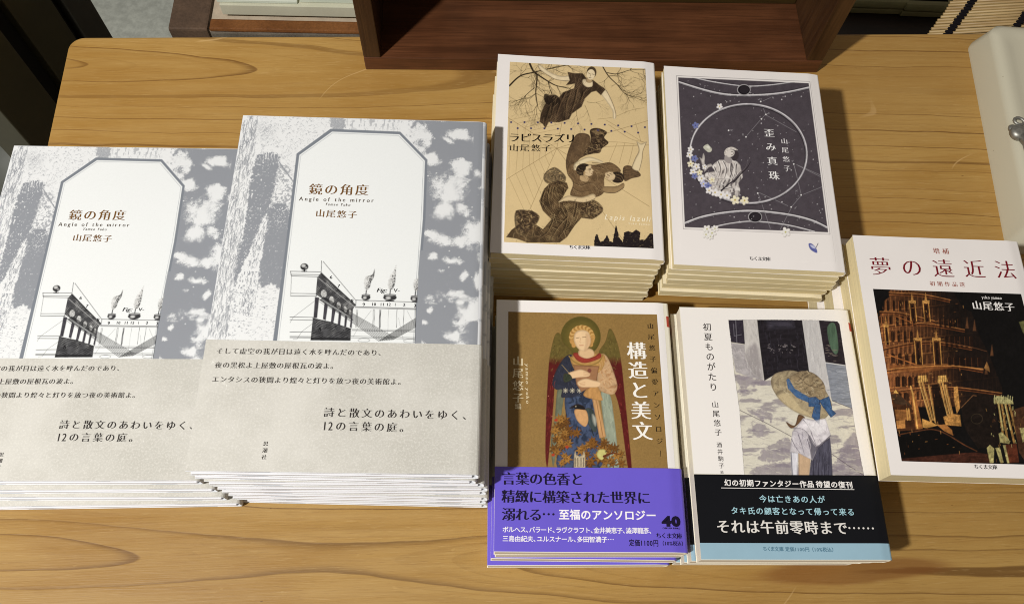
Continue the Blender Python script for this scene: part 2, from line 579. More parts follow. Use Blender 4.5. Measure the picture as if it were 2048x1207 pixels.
link('ring', MB().tube([(0.0, 0.0065 , 0.0035) if k is None else (-0.0045 + 0.0042 * math.cos(k), 0.0052 + 0.0034 * math.sin(k), 0.0035) for k in [R(30 * j) for j in range(13)]], 0.0013, 8).mesh('ring', mz, 0, True), catch)
link('plate', MB().box(0.0015, 0.020, -0.012, 0.010, 0, 0.005).mesh('plate', mz, 0.002, True), catch)
# ================================================================== BOOKS
def smooth01(t):
    t = np.clip(t, 0, 1)
    return t * t * (3 - 2 * t)


class Book:
    """one kind of book: size, pose of the topmost copy, thickness"""
    def __init__(s, w, h, t, pose, drop, dropw, rad):
        s.w, s.h, s.t = w, h, t
        s.x, s.y, s.z, s.a = pose
        s.drop, s.dropw, s.rad = drop, dropw, rad
        s.ca, s.sa = math.cos(s.a), math.sin(s.a)
        s.lift = 0.0            # how far the cover of the topmost copy gapes at the fore edge

    def topz(s, x):
        x = np.asarray(x)
        return s.t - s.drop * smooth01((x - (s.w / 2 - s.dropw)) / s.dropw) ** 1.3 + s.lift * (np.clip((0.010 - x) / (s.w / 2 + 0.010), 0, 1) ** 2)

    def topz_w(s, x):                      # height of the cover above the table
        return s.z - s.t + s.topz(x)

    def loc(s, px, py):                    # photo pixel on the cover -> local x, y
        z = s.z
        for _ in range(3):
            p = at(px, py, z)
            dx, dy = p[0] - s.x, p[1] - s.y
            lx, ly = dx * s.ca + dy * s.sa, -dx * s.sa + dy * s.ca
            z = float(s.topz_w(lx))
        return lx, ly

    def pix(s, X, Y):
        P = np.stack([s.x + X * s.ca - Y * s.sa, s.y + X * s.sa + Y * s.ca, s.topz_w(X)], -1)
        return proj(P)

    def path(s, o):
        """jacket section from the fore edge over the top, round the spine, back under"""
        w2, t = s.w / 2, s.t
        p = [(x, float(s.topz(x)) + o) for x in list(np.linspace(-w2, w2 - s.dropw, 11)) + list(np.linspace(w2 - s.dropw, w2 - s.rad, 9)[1:])]
        zt = p[-1][1]
        r = s.rad
        p += [(w2 - r + (r + o) * math.sin(R(a)), zt - r - o + (r + o) * math.cos(R(a))) for a in (20, 40, 60, 80, 90)]
        zb = 0.0003 - min(o, 0.00025)
        p += [(w2 - r + (r + o) * math.cos(R(a)), zb + (r + o) * (1 - math.sin(R(a)))) for a in (0, 25, 50, 75, 90)]
        p += [(x, zb) for x in np.linspace(w2 - r, -w2, 4)[1:]]
        return p

    def strip(s, y0, y1, o, th, sel=None, ny=1):
        a = s.path(o)
        b = s.path(o - th)
        if sel:
            a, b = a[sel[0]:sel[1]], b[sel[0]:sel[1]]
        m = MB()
        n = len(a)
        ring = a + b[::-1]
        k = len(ring)
        v, f = [], []
        for y in np.linspace(y0, y1, ny + 1):
            v += [(x, y, z) for x, z in ring]
        for j in range(ny):
            f += [(j * k + i, j * k + (i + 1) % k, (j + 1) * k + (i + 1) % k, (j + 1) * k + i) for i in range(k)]
        for i in range(n - 1):
            q = (i, i + 1, k - 2 - i, k - 1 - i)
            f.append(q)
            f.append(tuple(ny * k + c for c in q[::-1]))
        return m.add(v, f)

    def pages(s, mx0, mx1, my, z0, z1, rs):
        """page block with a rounded spine side"""
        w2 = s.w / 2
        zm, hz = (z0 + z1) / 2, (z1 - z0) / 2
        up = s.t - z1
        xe = w2 - mx1 - rs
        ze = float(s.topz(xe)) - up - 0.00012
        pr = [(-w2 + mx0, z0), (xe, z0)]
        zm, hz = (z0 + ze) / 2, (ze - z0) / 2
        pr += [(xe + rs * math.cos(R(a)), zm + hz * math.sin(R(a))) for a in (-70, -45, -20, 0, 20, 45, 70)]
        pr += [(x, float(s.topz(x)) - up - 0.00012) for x in np.linspace(xe, w2 - s.dropw, 7)] + [(-w2 + mx0, z1)]
        n = len(pr)
        m = MB()
        v = [(x, y, z) for y in (-s.h / 2 + my, s.h / 2 - my) for x, z in pr]
        f = [list(range(n)), list(range(n, 2 * n))[::-1]] + [(i, n + i, n + (i + 1) % n, (i + 1) % n) for i in range(n)]
        return m.add(v, f)


# poses of the topmost copies (x, y, height of the cover, turn)
A = Book(0.105, 0.148, 0.0068, (0.02538, 0.30395, 0.0620, 0.0724), 0.0011, 0.010, 0.0016)
B = Book(0.105, 0.148, 0.00668, (0.13576, 0.30920, 0.0609, 0.0673), 0.0010, 0.009, 0.0016)
C = Book(0.105, 0.148, 0.0101, (0.04419, 0.13617, 0.0431, 0.0954), 0.0012, 0.009, 0.0020)
D = Book(0.105, 0.148, 0.0107, (0.15481, 0.14294, 0.0453, 0.0984), 0.0008, 0.007, 0.0018)
E = Book(0.105, 0.148, 0.01505, (0.25599, 0.19509, 0.0606, 0.0788), 0.0010, 0.009, 0.0020)
F = Book(0.147, 0.2162, 0.0096, (-0.09562, 0.19063, 0.0820, 0.0903), 0.0006, 0.006, 0.0022)
GPOSE = (-0.2504, 0.1793, 0.0412, 0.1046)


# ------------------------------------------------------------------ printed pictures
def vn(x, y, seed):
    """value noise"""
    xi, yi = np.floor(x).astype(np.int64), np.floor(y).astype(np.int64)
    fx, fy = x - xi, y - yi
    fx, fy = fx * fx * (3 - 2 * fx), fy * fy * (3 - 2 * fy)

    def h(a, b):
        n = (a * 374761393 + b * 668265263 + seed * 982451653) & 0x7fffffff
        n = ((n ^ (n >> 13)) * 1274126177) & 0x7fffffff
        return ((n ^ (n >> 16)) & 0xffff) / 65535.0
    return (h(xi, yi) * (1 - fx) + h(xi + 1, yi) * fx) * (1 - fy) + (h(xi, yi + 1) * (1 - fx) + h(xi + 1, yi + 1) * fx) * fy


def fbm(x, y, seed, o=4, g=0.55):
    t, a, s = 0, 1.0, 0
    for k in range(o):
        t = t + a * vn(x * 2 ** k, y * 2 ** k, seed + k * 17)
        s += a
        a *= g
    return t / s


def spline(pts, n=6, closed=True):
    p = np.asarray(pts, float)
    m = len(p)
    out = []
    for i in range(m if closed else m - 1):
        if closed:
            a, b, c, d = p[(i - 1) % m], p[i], p[(i + 1) % m], p[(i + 2) % m]
        else:
            a, b, c, d = p[max(i - 1, 0)], p[i], p[i + 1], p[min(i + 2, m - 1)]
        for t in np.arange(n) / n:
            out.append(0.5 * (2 * b + (c - a) * t + (2 * a - 5 * b + 4 * c - d) * t * t + (3 * b - a - 3 * c + d) * t ** 3))
    if not closed:
        out.append(p[-1])
    return np.array(out)


class Canvas:
    """colours printed on a rectangular grid of a cover; shapes are given in pixels of the photo"""
    def __init__(s, book, rect, cell, base):
        s.bk = book
        x0, x1, y0, y1 = rect
        nx, ny = max(2, int((x1 - x0) / cell) + 1), max(2, int((y1 - y0) / cell) + 1)
        s.nx, s.ny = nx, ny
        gx, gy = np.linspace(x0, x1, nx), np.linspace(y1, y0, ny)
        s.X, s.Y = np.meshgrid(gx, gy)
        s.px, s.py = book.pix(s.X, s.Y)
        s.c = np.empty((ny, nx, 3))
        s.c[:] = lin(base)
        s.z = (0, 0, 1)
        s.rnd = random.Random(11)

    def P(s, pts):
        p = np.asarray(pts, float).reshape(-1, 2)
        return p / s.z[2] + np.array(s.z[:2])

    def win(s, lo, hi):
        m = (s.px >= lo[0]) & (s.px <= hi[0]) & (s.py >= lo[1]) & (s.py <= hi[1])
        r = np.flatnonzero(m.any(1))
        k = np.flatnonzero(m.any(0))
        if len(r) == 0:
            return None
        return slice(r[0], r[-1] + 1), slice(k[0], k[-1] + 1)

    def blend(s, w, a, col, tex=None):
        col = lin(col) if not isinstance(col, np.ndarray) else col
        c = col
        if tex:
            amp, fx, fy, seed = tex
            n = fbm(s.px[w] * fx, s.py[w] * fy, seed, 4) - 0.5
            c = np.clip(col * (1 + 2 * amp * n[..., None]), 0, 1)
        s.c[w] = s.c[w] * (1 - a[..., None]) + c * a[..., None]

    def mask(s, pts, soft=0.6, grow=0.0):
        """coverage of a polygon (photo px)"""
        lo, hi = pts.min(0) - soft * 2 - grow - 1, pts.max(0) + soft * 2 + grow + 1
        w = s.win(lo, hi)
        if w is None:
            return None, None
        x, y = s.px[w], s.py[w]
        ins = np.zeros(x.shape, bool)
        d2 = np.full(x.shape, 1e9)
        q = np.roll(pts, -1, 0)
        for (ax, ay), (bx, by) in zip(pts, q):
            if ay != by:
                cr = ((ay > y) != (by > y)) & (x < (bx - ax) * (y - ay) / (by - ay) + ax)
                ins ^= cr
            ex, ey = bx - ax, by - ay
            L = ex * ex + ey * ey
            if L < 1e-9:
                continue
            t = np.clip(((x - ax) * ex + (y - ay) * ey) / L, 0, 1)
            d2 = np.minimum(d2, (x - ax - t * ex) ** 2 + (y - ay - t * ey) ** 2)
        sd = np.sqrt(d2) * np.where(ins, 1, -1) + grow
        return w, np.clip(0.5 + sd / (2 * soft), 0, 1)

    def poly(s, pts, col, a=1.0, soft=0.6, sm=False, tex=None, ragged=None, rim=None):
        p = s.P(pts)
        if sm:
            p = spline(p)
        w, m = s.mask(p, soft if not ragged else max(soft, ragged[0]))
        if w is None:
            return
        if ragged:
            amp, fr, seed = ragged
            n = fbm(s.px[w] * fr, s.py[w] * fr, seed, 4)
            m = smooth01((m - 0.5) * 2 * 1.0 + (n - 0.5) * 3.0 + 0.5)
        s.blend(w, m * a, col, tex)
        if rim:
            w2, m2 = s.mask(p - np.array(rim[3] if len(rim) > 3 else (0, 0)), rim[0])
            full = np.zeros(s.px.shape)
            full[w2] = m2
            s.blend(w, m * np.clip(1.25 - full[w] * 1.25, 0, 1) * rim[2] * a, rim[1])

    def line(s, pts, wd, col, a=1.0, w1=None, sm=False, tex=None, soft=0.45):
        p = s.P(pts)
        if sm:
            p = spline(p, 8, False)
        w1 = wd if w1 is None else w1
        r = max(wd, w1)
        w = s.win(p.min(0) - r - 2, p.max(0) + r + 2)
        if w is None:
            return
        x, y = s.px[w], s.py[w]
        m = np.zeros(x.shape)
        n = len(p) - 1
        for i in range(n):
            (ax, ay), (bx, by) = p[i], p[i + 1]
            ex, ey = bx - ax, by - ay
            L = max(ex * ex + ey * ey, 1e-9)
            t = np.clip(((x - ax) * ex + (y - ay) * ey) / L, 0, 1)
            d = np.hypot(x - ax - t * ex, y - ay - t * ey)
            ww = wd + (w1 - wd) * (i + t) / n
            cov = np.clip(0.5 + (ww / 2 - d) / (2 * soft), 0, 1) * np.minimum(1, ww / (2 * soft) + 0.25)
            m = np.maximum(m, cov)
        s.blend(w, m * a, col, tex)

    def ell(s, cx, cy, rx, ry, col, a=1.0, rot=0.0, soft=0.6, tex=None, ring=None):
        k = np.linspace(0, 2 * math.pi, 40, endpoint=False)
        c, n = math.cos(R(rot)), math.sin(R(rot))
        pts = np.stack([cx + rx * np.cos(k) * c - ry * np.sin(k) * n, cy + rx * np.cos(k) * n + ry * np.sin(k) * c], -1)
        if ring:
            s.line(np.vstack([pts, pts[:1]]), ring, col, a, tex=tex)
        else:
            s.poly(pts, col, a, soft, tex=tex)

    def engrave(s, pts, col, ang, freq, amt=0.8, seed=3, sm=True, bias=0.0):
        """wavy hatch lines inside a shape"""
        p = s.P(pts)
        if sm:
            p = spline(p)
        w, m = s.mask(p)
        if w is None:
            return
        x, y = s.px[w], s.py[w]
        wv = fbm(x * 0.05, y * 0.05, seed, 3) * 3.0
        ph = (x * math.cos(R(ang)) + y * math.sin(R(ang))) * freq + wv * 5
        n = fbm(x * 0.09, y * 0.09, seed + 5, 3)
        k = smooth01((np.sin(ph) * 0.5 + 0.5 + (n - 0.5) * 2.2 + bias - 0.35) * 1.6)
        s.blend(w, m * k * amt, col)

    def strokes(s, pts, n, cols, length, wd, ang, spread=25, a=0.6, sm=False):
        """loose brush marks inside a shape"""
        p = s.P(pts)
        if sm:
            p = spline(p)
        w, m = s.mask(p)
        if w is None:
            return
        ii = np.argwhere(m > 0.9)
        if len(ii) == 0:
            return
        px, py = s.px[w], s.py[w]
        z = s.z
        s.z = (0, 0, 1)
        for _ in range(n):
            r, c = ii[s.rnd.randrange(len(ii))]
            x, y = px[r, c], py[r, c]
            t = R(ang + s.rnd.uniform(-spread, spread))
            L = s.rnd.uniform(*length)
            dx, dy = math.cos(t) * L / 2, math.sin(t) * L / 2
            bx, by = s.rnd.uniform(-0.15, 0.15) * L, s.rnd.uniform(-0.15, 0.15) * L
            s.line([(x - dx, y - dy), (x + bx, y + by), (x + dx, y + dy)], s.rnd.uniform(*wd), s.rnd.choice(cols), s.rnd.uniform(a * 0.5, a), s.rnd.uniform(*wd) * 0.5, sm=True, tex=(0.3, 0.7, 0.7, 3))
        s.z = z

    def shade(s, fn):
        s.c = np.clip(fn(s.c, s.px, s.py), 0, 1)

    def build(s, name, parent, lift=0.00012, mat=None):
        nx, ny = s.nx, s.ny
        co = np.stack([s.X, s.Y, s.bk.topz(s.X) + lift], -1).reshape(-1, 3).astype(np.float32)
        i = np.arange(nx * ny).reshape(ny, nx)
        q = np.stack([i[1:, :-1], i[1:, 1:], i[:-1, 1:], i[:-1, :-1]], -1).reshape(-1, 4).astype(np.int32)
        me = bpy.data.meshes.new(name)
        me.vertices.add(nx * ny)
        me.vertices.foreach_set('co', co.ravel())
        me.loops.add(q.size)
        me.loops.foreach_set('vertex_index', q.ravel())
        me.polygons.add(len(q))
        me.polygons.foreach_set('loop_start', np.arange(0, q.size, 4, dtype=np.int32))
        me.update(calc_edges=True)
        at_ = me.color_attributes.new('print', 'FLOAT_COLOR', 'POINT')
        rgba = np.ones((nx * ny, 4), np.float32)
        rgba[:, :3] = s.c.reshape(-1, 3)
        at_.data.foreach_set('color', rgba.ravel())
        me.materials.append(mat or m_print())
        return link(name, me, parent)


def rect_px(bk, *pts):
    p = np.array([bk.loc(*q) for q in pts])
    return p[:, 0].min(), p[:, 0].max(), p[:, 1].min(), p[:, 1].max()


def zc(ox, oy, s):
    return lambda x, y: (ox + x / s, oy + y / s)


# ------------------------------------------------------------------ lettering
_gl = {}
MINCHO, MINB, GOTH, GOTHB, LAT = (0.020, -0.013), (0.032, -0.006), (0.016, 0.013), (0.028, 0.022), (0.016, -0.002)


def need(chars):
    todo = [c for c in dict.fromkeys(chars) if c not in _gl and not c.isspace()]
    if not todo:
        return
    obs = []
    for ch in todo:
        cu = bpy.data.curves.new('glyph', 'FONT')
        cu.body = ch
        cu.size = 1.0
        cu.resolution_u = 3
        o = bpy.data.objects.new('glyph', cu)
        COL.objects.link(o)
        obs.append(o)
    bpy.context.view_layer.update()
    dg = bpy.context.evaluated_depsgraph_get()
    for ch, o in zip(todo, obs):
        me = bpy.data.meshes.new_from_object(o.evaluated_get(dg))
        v = np.array([p.co[:2] for p in me.vertices]).reshape(-1, 2)
        fs = [list(p.vertices) for p in me.polygons]
        cnt = {}
        for f in fs:
            for a, b in zip(f, f[1:] + f[:1]):
                cnt[(a, b)] = 1
        nr = np.zeros_like(v)
        area = 0
        for f in fs:
            p = v[f]
            area += np.sum(p[:, 0] * np.roll(p[:, 1], -1) - np.roll(p[:, 0], -1) * p[:, 1])
        sg = 1 if area > 0 else -1
        for (a, b) in cnt:
            if (b, a) in cnt:
                continue
            e = v[b] - v[a]
            L = np.hypot(*e)
            if L < 1e-7:
                continue
            n = np.array([e[1], -e[0]]) / L * sg
            nr[a] += n
            nr[b] += n
        L = np.linalg.norm(nr, axis=1)
        nr = nr / np.maximum(L, 0.6)[:, None] * np.where(L > 0, np.minimum(1.4, 2 / np.maximum(L, 0.7)), 0)[:, None]
        wid = float(v[:, 0].max()) if len(v) else 0.3
        if ch.isdigit():
            wid = max(wid, 0.52)
        _gl[ch] = (v, fs, nr, wid, float(v[:, 0].min()) if len(v) else 0)
        bpy.data.meshes.remove(me)
    for o in obs:
        cu = o.data
        bpy.data.objects.remove(o)
        bpy.data.curves.remove(cu)


NARROW = '、。'


class Text:
    """lettering on one cover collected into one mesh; anchors are photo pixels on that cover"""
    def __init__(s, bk, lift=0.0002):
        s.bk, s.lift = bk, lift
        s.v, s.f = [], []

    def glyph(s, ch, cx, cy, em, st, rot=0.0, shear=0.0, latin=False, sx=1.0):
        need(ch)
        if ch not in _gl:
            return
        v, fs, nr, wid, x0 = _gl[ch]
        p = v + nr * np.array(st)
        if latin:
            p = p * np.array([em * sx, em])
            p[:, 0] += p[:, 1] * shear
        else:
            p = (p - np.array([0.5, 0.38])) * em
            if rot:
                c, n = math.cos(rot), math.sin(rot)
                p = p @ np.array([[c, n], [-n, c]])
            p[:, 0] *= sx
        p = p + np.array([cx, cy])
        b = len(s.v)
        s.v += [tuple(q) for q in p]
        s.f += [[b + i for i in f] for f in fs]

    def em(s, px, em_px):
        a, b = s.bk.loc(px[0] - em_px / 2, px[1]), s.bk.loc(px[0] + em_px / 2, px[1])
        return math.hypot(a[0] - b[0], a[1] - b[1])

    def row(s, txt, p0, p1, em_px, st=MINCHO, vert=False, palt=False, sx=1.0):
        """evenly spaced characters, centre of the first at p0, of the last at p1"""
        em = s.em(p0, em_px)
        a, b = np.array(s.bk.loc(*p0)), np.array(s.bk.loc(*p1))
        wt = [0.55 if (palt and c in NARROW) else 1.0 for c in txt]
        pos = [0.0]
        for i in range(1, len(txt)):
            pos.append(pos[-1] + (wt[i - 1] + wt[i]) / 2)
        for ch, t in zip(txt, pos):
            q = a + (b - a) * (t / max(pos[-1], 1e-6))
            if palt and ch in NARROW:
                q = q + np.array([em * 0.22, 0])
            s.glyph(ch, q[0], q[1], em, st, -math.pi / 2 if (vert and ch in 'ー…') else 0.0, sx=sx)
        return s

    def latin(s, txt, p0, p1, em_px, st=LAT, shear=0.0, track=0.0, down=False):
        """proportional text whose left and right ends lie at p0, p1 (line through mid height)"""
        need(txt)
        em = s.em(p0, em_px)
        a, b = np.array(s.bk.loc(*p0)), np.array(s.bk.loc(*p1))
        adv, x = [], 0.0
        for ch in txt:
            adv.append(x)
            x += (0.33 if ch.isspace() else _gl[ch][3] + 0.07) + track
        tot = max(x - 0.07 - track, 1e-6)
        d = b - a
        L = float(np.hypot(*d))
        k = L / tot
        ux = d / L
        uy = np.array([-ux[1], ux[0]])
        for ch, x in zip(txt, adv):
            if ch.isspace():
                continue
            v, fs, nr, wid, x0 = _gl[ch]
            p = v + nr * np.array(st)
            g = np.stack([(x + p[:, 0]) * k + p[:, 1] * shear * em, (p[:, 1] - 0.34) * em], -1)
            q = a + g[:, :1] * ux + g[:, 1:] * uy
            o = len(s.v)
            s.v += [tuple(c) for c in q]
            s.f += [[o + i for i in f] for f in fs]
        return s

    def bar(s, p0, p1, w_px):
        a, b = np.array(s.bk.loc(*p0)), np.array(s.bk.loc(*p1))
        w = s.em(p0, w_px) / 2
        d = (b - a) / np.hypot(*(b - a))
        n = np.array([-d[1], d[0]]) * w
        o = len(s.v)
        s.v += [tuple(a + n), tuple(a - n), tuple(b - n), tuple(b + n)]
        s.f += [[o, o + 1, o + 2, o + 3]]
        return s

    def build(s, name, rgb, parent):
        v = np.array(s.v)
        z = s.bk.topz(v[:, 0]) + s.lift
        me = bpy.data.meshes.new(name)
        me.from_pydata([(a, b, c) for (a, b), c in zip(v, z)], [], s.f)
        me.materials.append(ink(rgb))
        return link(name, me, parent)


def stack(bk, name, n, make, base, pose=None, jit=0.0012, label=None, cat='book', group=None, tweak=None, seed=1):
    """n copies under the pose of the topmost one; make() builds the first, the rest are copies of thing and parts"""
    rnd = random.Random(seed)
    x, y, z, a = pose or (bk.x, bk.y, bk.z, bk.a)
    pitch = z / n
    first = None
    out = []
    for i in range(1, n):
        t = i / (n - 1)
        dx, dy = base[0] * t + rnd.uniform(-jit, jit), base[1] * t + rnd.uniform(-jit, jit) * 0.2
        da = R(rnd.uniform(-0.7, 0.7))
        if tweak and i in tweak:
            dx, dy, da = dx + tweak[i][0], dy + tweak[i][1], da + R(tweak[i][2])
        if first is None:
            o = make()
            first = o
        else:
            o = first.copy()
            COL.objects.link(o)
            for ch in list(first.children):
                c = ch.copy()
                COL.objects.link(c)
                c.parent = o
                for g in ch.children:
                    d = g.copy()
                    COL.objects.link(d)
                    d.parent = c
        o.location = (x + dx, y + dy, pitch * (n - 1 - i))
        o.rotation_euler = (0, 0, a + da)
        tag(o, label(i, n), cat, group)
        out.append(o)
    return out


ORD = ['topmost', 'second', 'third', 'fourth', 'fifth', 'sixth', 'seventh', 'eighth', 'ninth', 'tenth', 'eleventh', 'twelfth']


def nth(i, n):
    return 'bottom' if i == n - 1 else ORD[i] + ' from the top'
# ------------------------------------------------------------------ cover pictures
def branch(cv, x, y, ang, L, wd, dep, col, a=1.0):
    if dep == 0 or L < 1.2:
        return
    rd = cv.rnd
    pts = [(x, y)]
    for k in range(3):
        ang += rd.uniform(-0.28, 0.28)
        x += math.cos(ang) * L / 3
        y += math.sin(ang) * L / 3
        pts.append((x, y))
    cv.line(pts, wd, col, a, wd * 0.6)
    for k in range(rd.choice((2, 3))):
        branch(cv, *pts[rd.choice((2, 3, 3))], ang + rd.uniform(-1.0, 1.0), L * rd.uniform(0.55, 0.85), wd * 0.62, dep - 1, col, a)


def art_web_women(bk):
    cv = Canvas(bk, rect_px(bk, (1019.7, 127.6), (1290.6, 138), (1010, 484), (1305.6, 493.4)), 0.00024, (212, 187, 140))
    n = fbm(cv.px * 0.02, cv.py * 0.02, 5, 4)
    g = fbm(cv.px * 0.6, cv.py * 0.6, 6, 2)
    cv.c *= (1 + 0.16 * (n - 0.5) + 0.10 * (g - 0.5))[..., None]
    ln = (128, 104, 68)
    dk, mid, lt, sk = (62, 48, 36), (104, 82, 58), (150, 124, 88), (226, 206, 168)
    # cobweb
    z4 = cv.z = (980, 90, 4.642)
    hub = (620, 960)
    ends = [(165, 675), (165, 940), (150, 1250), (320, 1640), (700, 560), (1470, 930), (1480, 700), (1480, 1500), (1300, 1900)]
    for e in ends:
        cv.line([hub, e], 0.9, ln, 0.75)
    for k in range(1, 9):
        t = k * 0.115
        p = [(hub[0] + (e[0] - hub[0]) * t * cv.rnd.uniform(0.92, 1.05), hub[1] + (e[1] - hub[1]) * t) for e in (ends[4], ends[0], ends[1], ends[2], ends[3])]
        cv.line(p, 0.7, ln, 0.6, sm=False)
    for p in ([(1430, 900), (1300, 870), (1100, 740)], [(1420, 905), (1250, 800), (1080, 700)], [(1400, 895), (1350, 720)], [(1090, 900), (1220, 905), (1370, 925)],
              [(1180, 910), (1110, 1080), (1060, 1190)], [(1250, 915), (1200, 1100)], [(1330, 930), (1290, 1090), (1240, 1180)], [(1000, 690), (1150, 670), (1300, 610), (1430, 585)]):
        cv.line(p, 0.8, ln, 0.7, sm=True)
    # bare branches along the top
    cv.z = (0, 0, 1)
    br = (50, 40, 28)
    q = lambda x, y: (980 + x / 4.642, 90 + y / 4.642)
    for pts, w in (([(370, 178), (400, 240), (435, 280), (430, 380), (425, 450), (440, 560)], 4.2), ([(180, 380), (280, 290), (410, 255), (560, 220), (720, 188)], 3.4),
                   ([(420, 262), (540, 340), (620, 380), (740, 405)], 3.2), ([(540, 345), (560, 420), (580, 470)], 1.8), ([(410, 400), (330, 470), (300, 500)], 1.6),
                   ([(1045, 200), (1100, 290), (1180, 370), (1250, 450), (1320, 478)], 2.4), ([(1090, 260), (1180, 270), (1300, 235), (1420, 230)], 1.8)):
        p = [q(*c) for c in pts]
        cv.line(p, w, br, 1.0, w * 0.4, sm=True)
        for i in range(1, len(p)):
            for s in range(3):
                d = math.atan2(p[i][1] - p[i - 1][1], p[i][0] - p[i - 1][0])
                branch(cv, *p[i], d + cv.rnd.uniform(-1.3, 1.3), 17, 1.1, 4, (72, 60, 40), 0.85)
    for x, y, d in ((330, 560, 1.6), (420, 580, 1.9), (300, 480, 2.2), (900, 530, 0.3), (880, 560, 1.2), (800, 600, 1.6), (1200, 330, 0.9), (1330, 300, 0.4), (1250, 420, 1.3), (620, 220, -0.8), (300, 240, 2.8), (820, 190, 0.6)):
        branch(cv, *q(x, y), d, 18, 1.0, 5, (88, 74, 50), 0.8)
    # floating figure in a dark dress
    cv.z = z4
    cv.poly([(745, 288), (660, 290), (560, 255), (470, 190), (448, 190), (460, 225), (530, 278), (620, 325), (745, 335)], sk, sm=True, tex=(0.15, 0.2, 0.2, 3), rim=(2.6, (52, 38, 26), 0.75, (-0.5, -0.7)))
    cv.line([(448, 200), (470, 240), (545, 288), (620, 325), (745, 336)], 1.0, mid, 0.8, sm=True)
    cv.poly([(1030, 450), (1078, 420), (1130, 520), (1165, 620), (1168, 680), (1142, 682), (1135, 610), (1085, 530)], sk, sm=True, tex=(0.15, 0.2, 0.2, 4), rim=(2.6, (52, 38, 26), 0.75, (-0.5, -0.7)))
    cv.line([(1078, 420), (1130, 520), (1165, 620), (1168, 680)], 1.0, mid, 0.8, sm=True)
    dress = [(780, 265), (860, 265), (895, 310), (960, 330), (1010, 370), (1072, 412), (1030, 468), (985, 428), (940, 440), (880, 500), (850, 575), (760, 640), (735, 690), (640, 720), (545, 715), (515, 775), (490, 735), (460, 715), (470, 650), (500, 570), (520, 540), (502, 500), (560, 465), (640, 490), (680, 440), (780, 405), (790, 360), (705, 375), (740, 330), (720, 252)]
    cv.poly(dress, dk, tex=(0.5, 0.12, 0.12, 8), soft=0.8, rim=(2.6, (52, 38, 26), 0.75, (-0.5, -0.7)))
    cv.engrave(dress, (120, 96, 70), 40, 2.6, 0.55, 9, sm=False, bias=-0.3)
    cv.poly([(500, 470), (530, 455), (560, 480), (600, 462), (640, 490), (650, 540), (600, 560), (520, 545)], (40, 31, 24), 0.9, sm=True, tex=(0.9, 0.3, 0.3, 77))
    for p in ([(690, 450), (640, 560), (600, 690)], [(740, 430), (700, 560), (690, 700)], [(800, 420), (780, 520), (740, 640)], [(860, 440), (830, 540)], [(560, 540), (530, 640), (500, 740)], [(600, 500), (570, 620), (545, 700)]):
        cv.line(p, 3.2, (26, 19, 14), 0.7, 0.8, sm=True)
        cv.line([(x + 14, y) for x, y in p], 2.0, (116, 92, 66), 0.6, 0.6, sm=True)
    cv.poly([(500, 500), (560, 470), (640, 500), (600, 600), (560, 700), (500, 700), (480, 640)], (38, 30, 22), 0.5, 4, sm=True, rim=(2.6, (52, 38, 26), 0.75, (-0.5, -0.7)))
    cv.poly([(868, 320), (945, 335), (948, 385), (900, 392), (862, 360)], sk, sm=True, rim=(2.6, (52, 38, 26), 0.75, (-0.5, -0.7)))
    cv.poly([(900, 300), (945, 310), (940, 350), (895, 345)], (176, 150, 112), sm=True, rim=(2.6, (52, 38, 26), 0.75, (-0.5, -0.7)))
    cv.ell(942, 258, 46, 56, (74, 60, 42), rot=8)
    cv.ell(936, 276, 38, 48, sk, rot=8, tex=(0.1, 0.3, 0.3, 2))
    cv.line([(912, 262), (930, 268)], 1.0, dk)
    cv.line([(948, 272), (968, 276)], 1.0, dk)
    cv.line([(935, 275), (930, 295)], 0.7, mid)
    cv.line([(920, 306), (938, 308)], 1.0, dk)
    # tumbling figures below
    cv.poly([(800, 835), (880, 822), (930, 860), (915, 1000), (830, 1060), (790, 1130), (780, 1220), (720, 1190), (705, 1080), (738, 950)], mid, sm=True, tex=(0.25, 0.2, 0.2, 12), rim=(2.6, (52, 38, 26), 0.75, (-0.5, -0.7)))
    cv.engrave([(800, 835), (880, 822), (930, 860), (915, 1000), (830, 1060), (790, 1130), (780, 1220), (720, 1190), (705, 1080), (738, 950)], dk, 20, 2.8, 0.6, 15, bias=-0.1)
    cv.poly([(930, 790), (1000, 772), (1085, 810), (1060, 860), (1100, 910), (1040, 960), (1020, 1000), (960, 1010), (870, 1020), (925, 930), (935, 860)], dk, sm=True, tex=(0.8, 0.25, 0.25, 21), rim=(2.6, (52, 38, 26), 0.75, (-0.5, -0.7)))
    cv.poly([(940, 800), (1000, 785), (1060, 815), (1000, 840)], lt, 0.7, 2, tex=(0.4, 0.3, 0.3, 2), rim=(2.6, (52, 38, 26), 0.75, (-0.5, -0.7)))
    z5 = (980, 330, 4.161)
    cv.z = z5
    t2 = [(690, -20), (860, 0), (1000, -20), (1085, 40), (1060, 75), (960, 90), (950, 180), (945, 230), (900, 262), (820, 275), (690, 260), (668, 235), (690, 150), (640, 60)]
    cv.poly(t2, (116, 92, 64), sm=True, tex=(0.3, 0.2, 0.2, 31), rim=(2.6, (52, 38, 26), 0.75, (-0.5, -0.7)))
    cv.engrave(t2, (72, 54, 38), 60, 2.8, 0.6, 33, bias=-0.15)
    cv.poly([(1110, 20), (1180, 12), (1255, 85), (1180, 112), (1118, 130)], mid, sm=True, tex=(0.5, 0.3, 0.3, 5), rim=(2.6, (52, 38, 26), 0.75, (-0.5, -0.7)))
    cv.engrave([(1110, 20), (1180, 12), (1255, 85), (1180, 112), (1118, 130)], dk, 100, 2.0, 0.8, 6)
    cv.z = z4
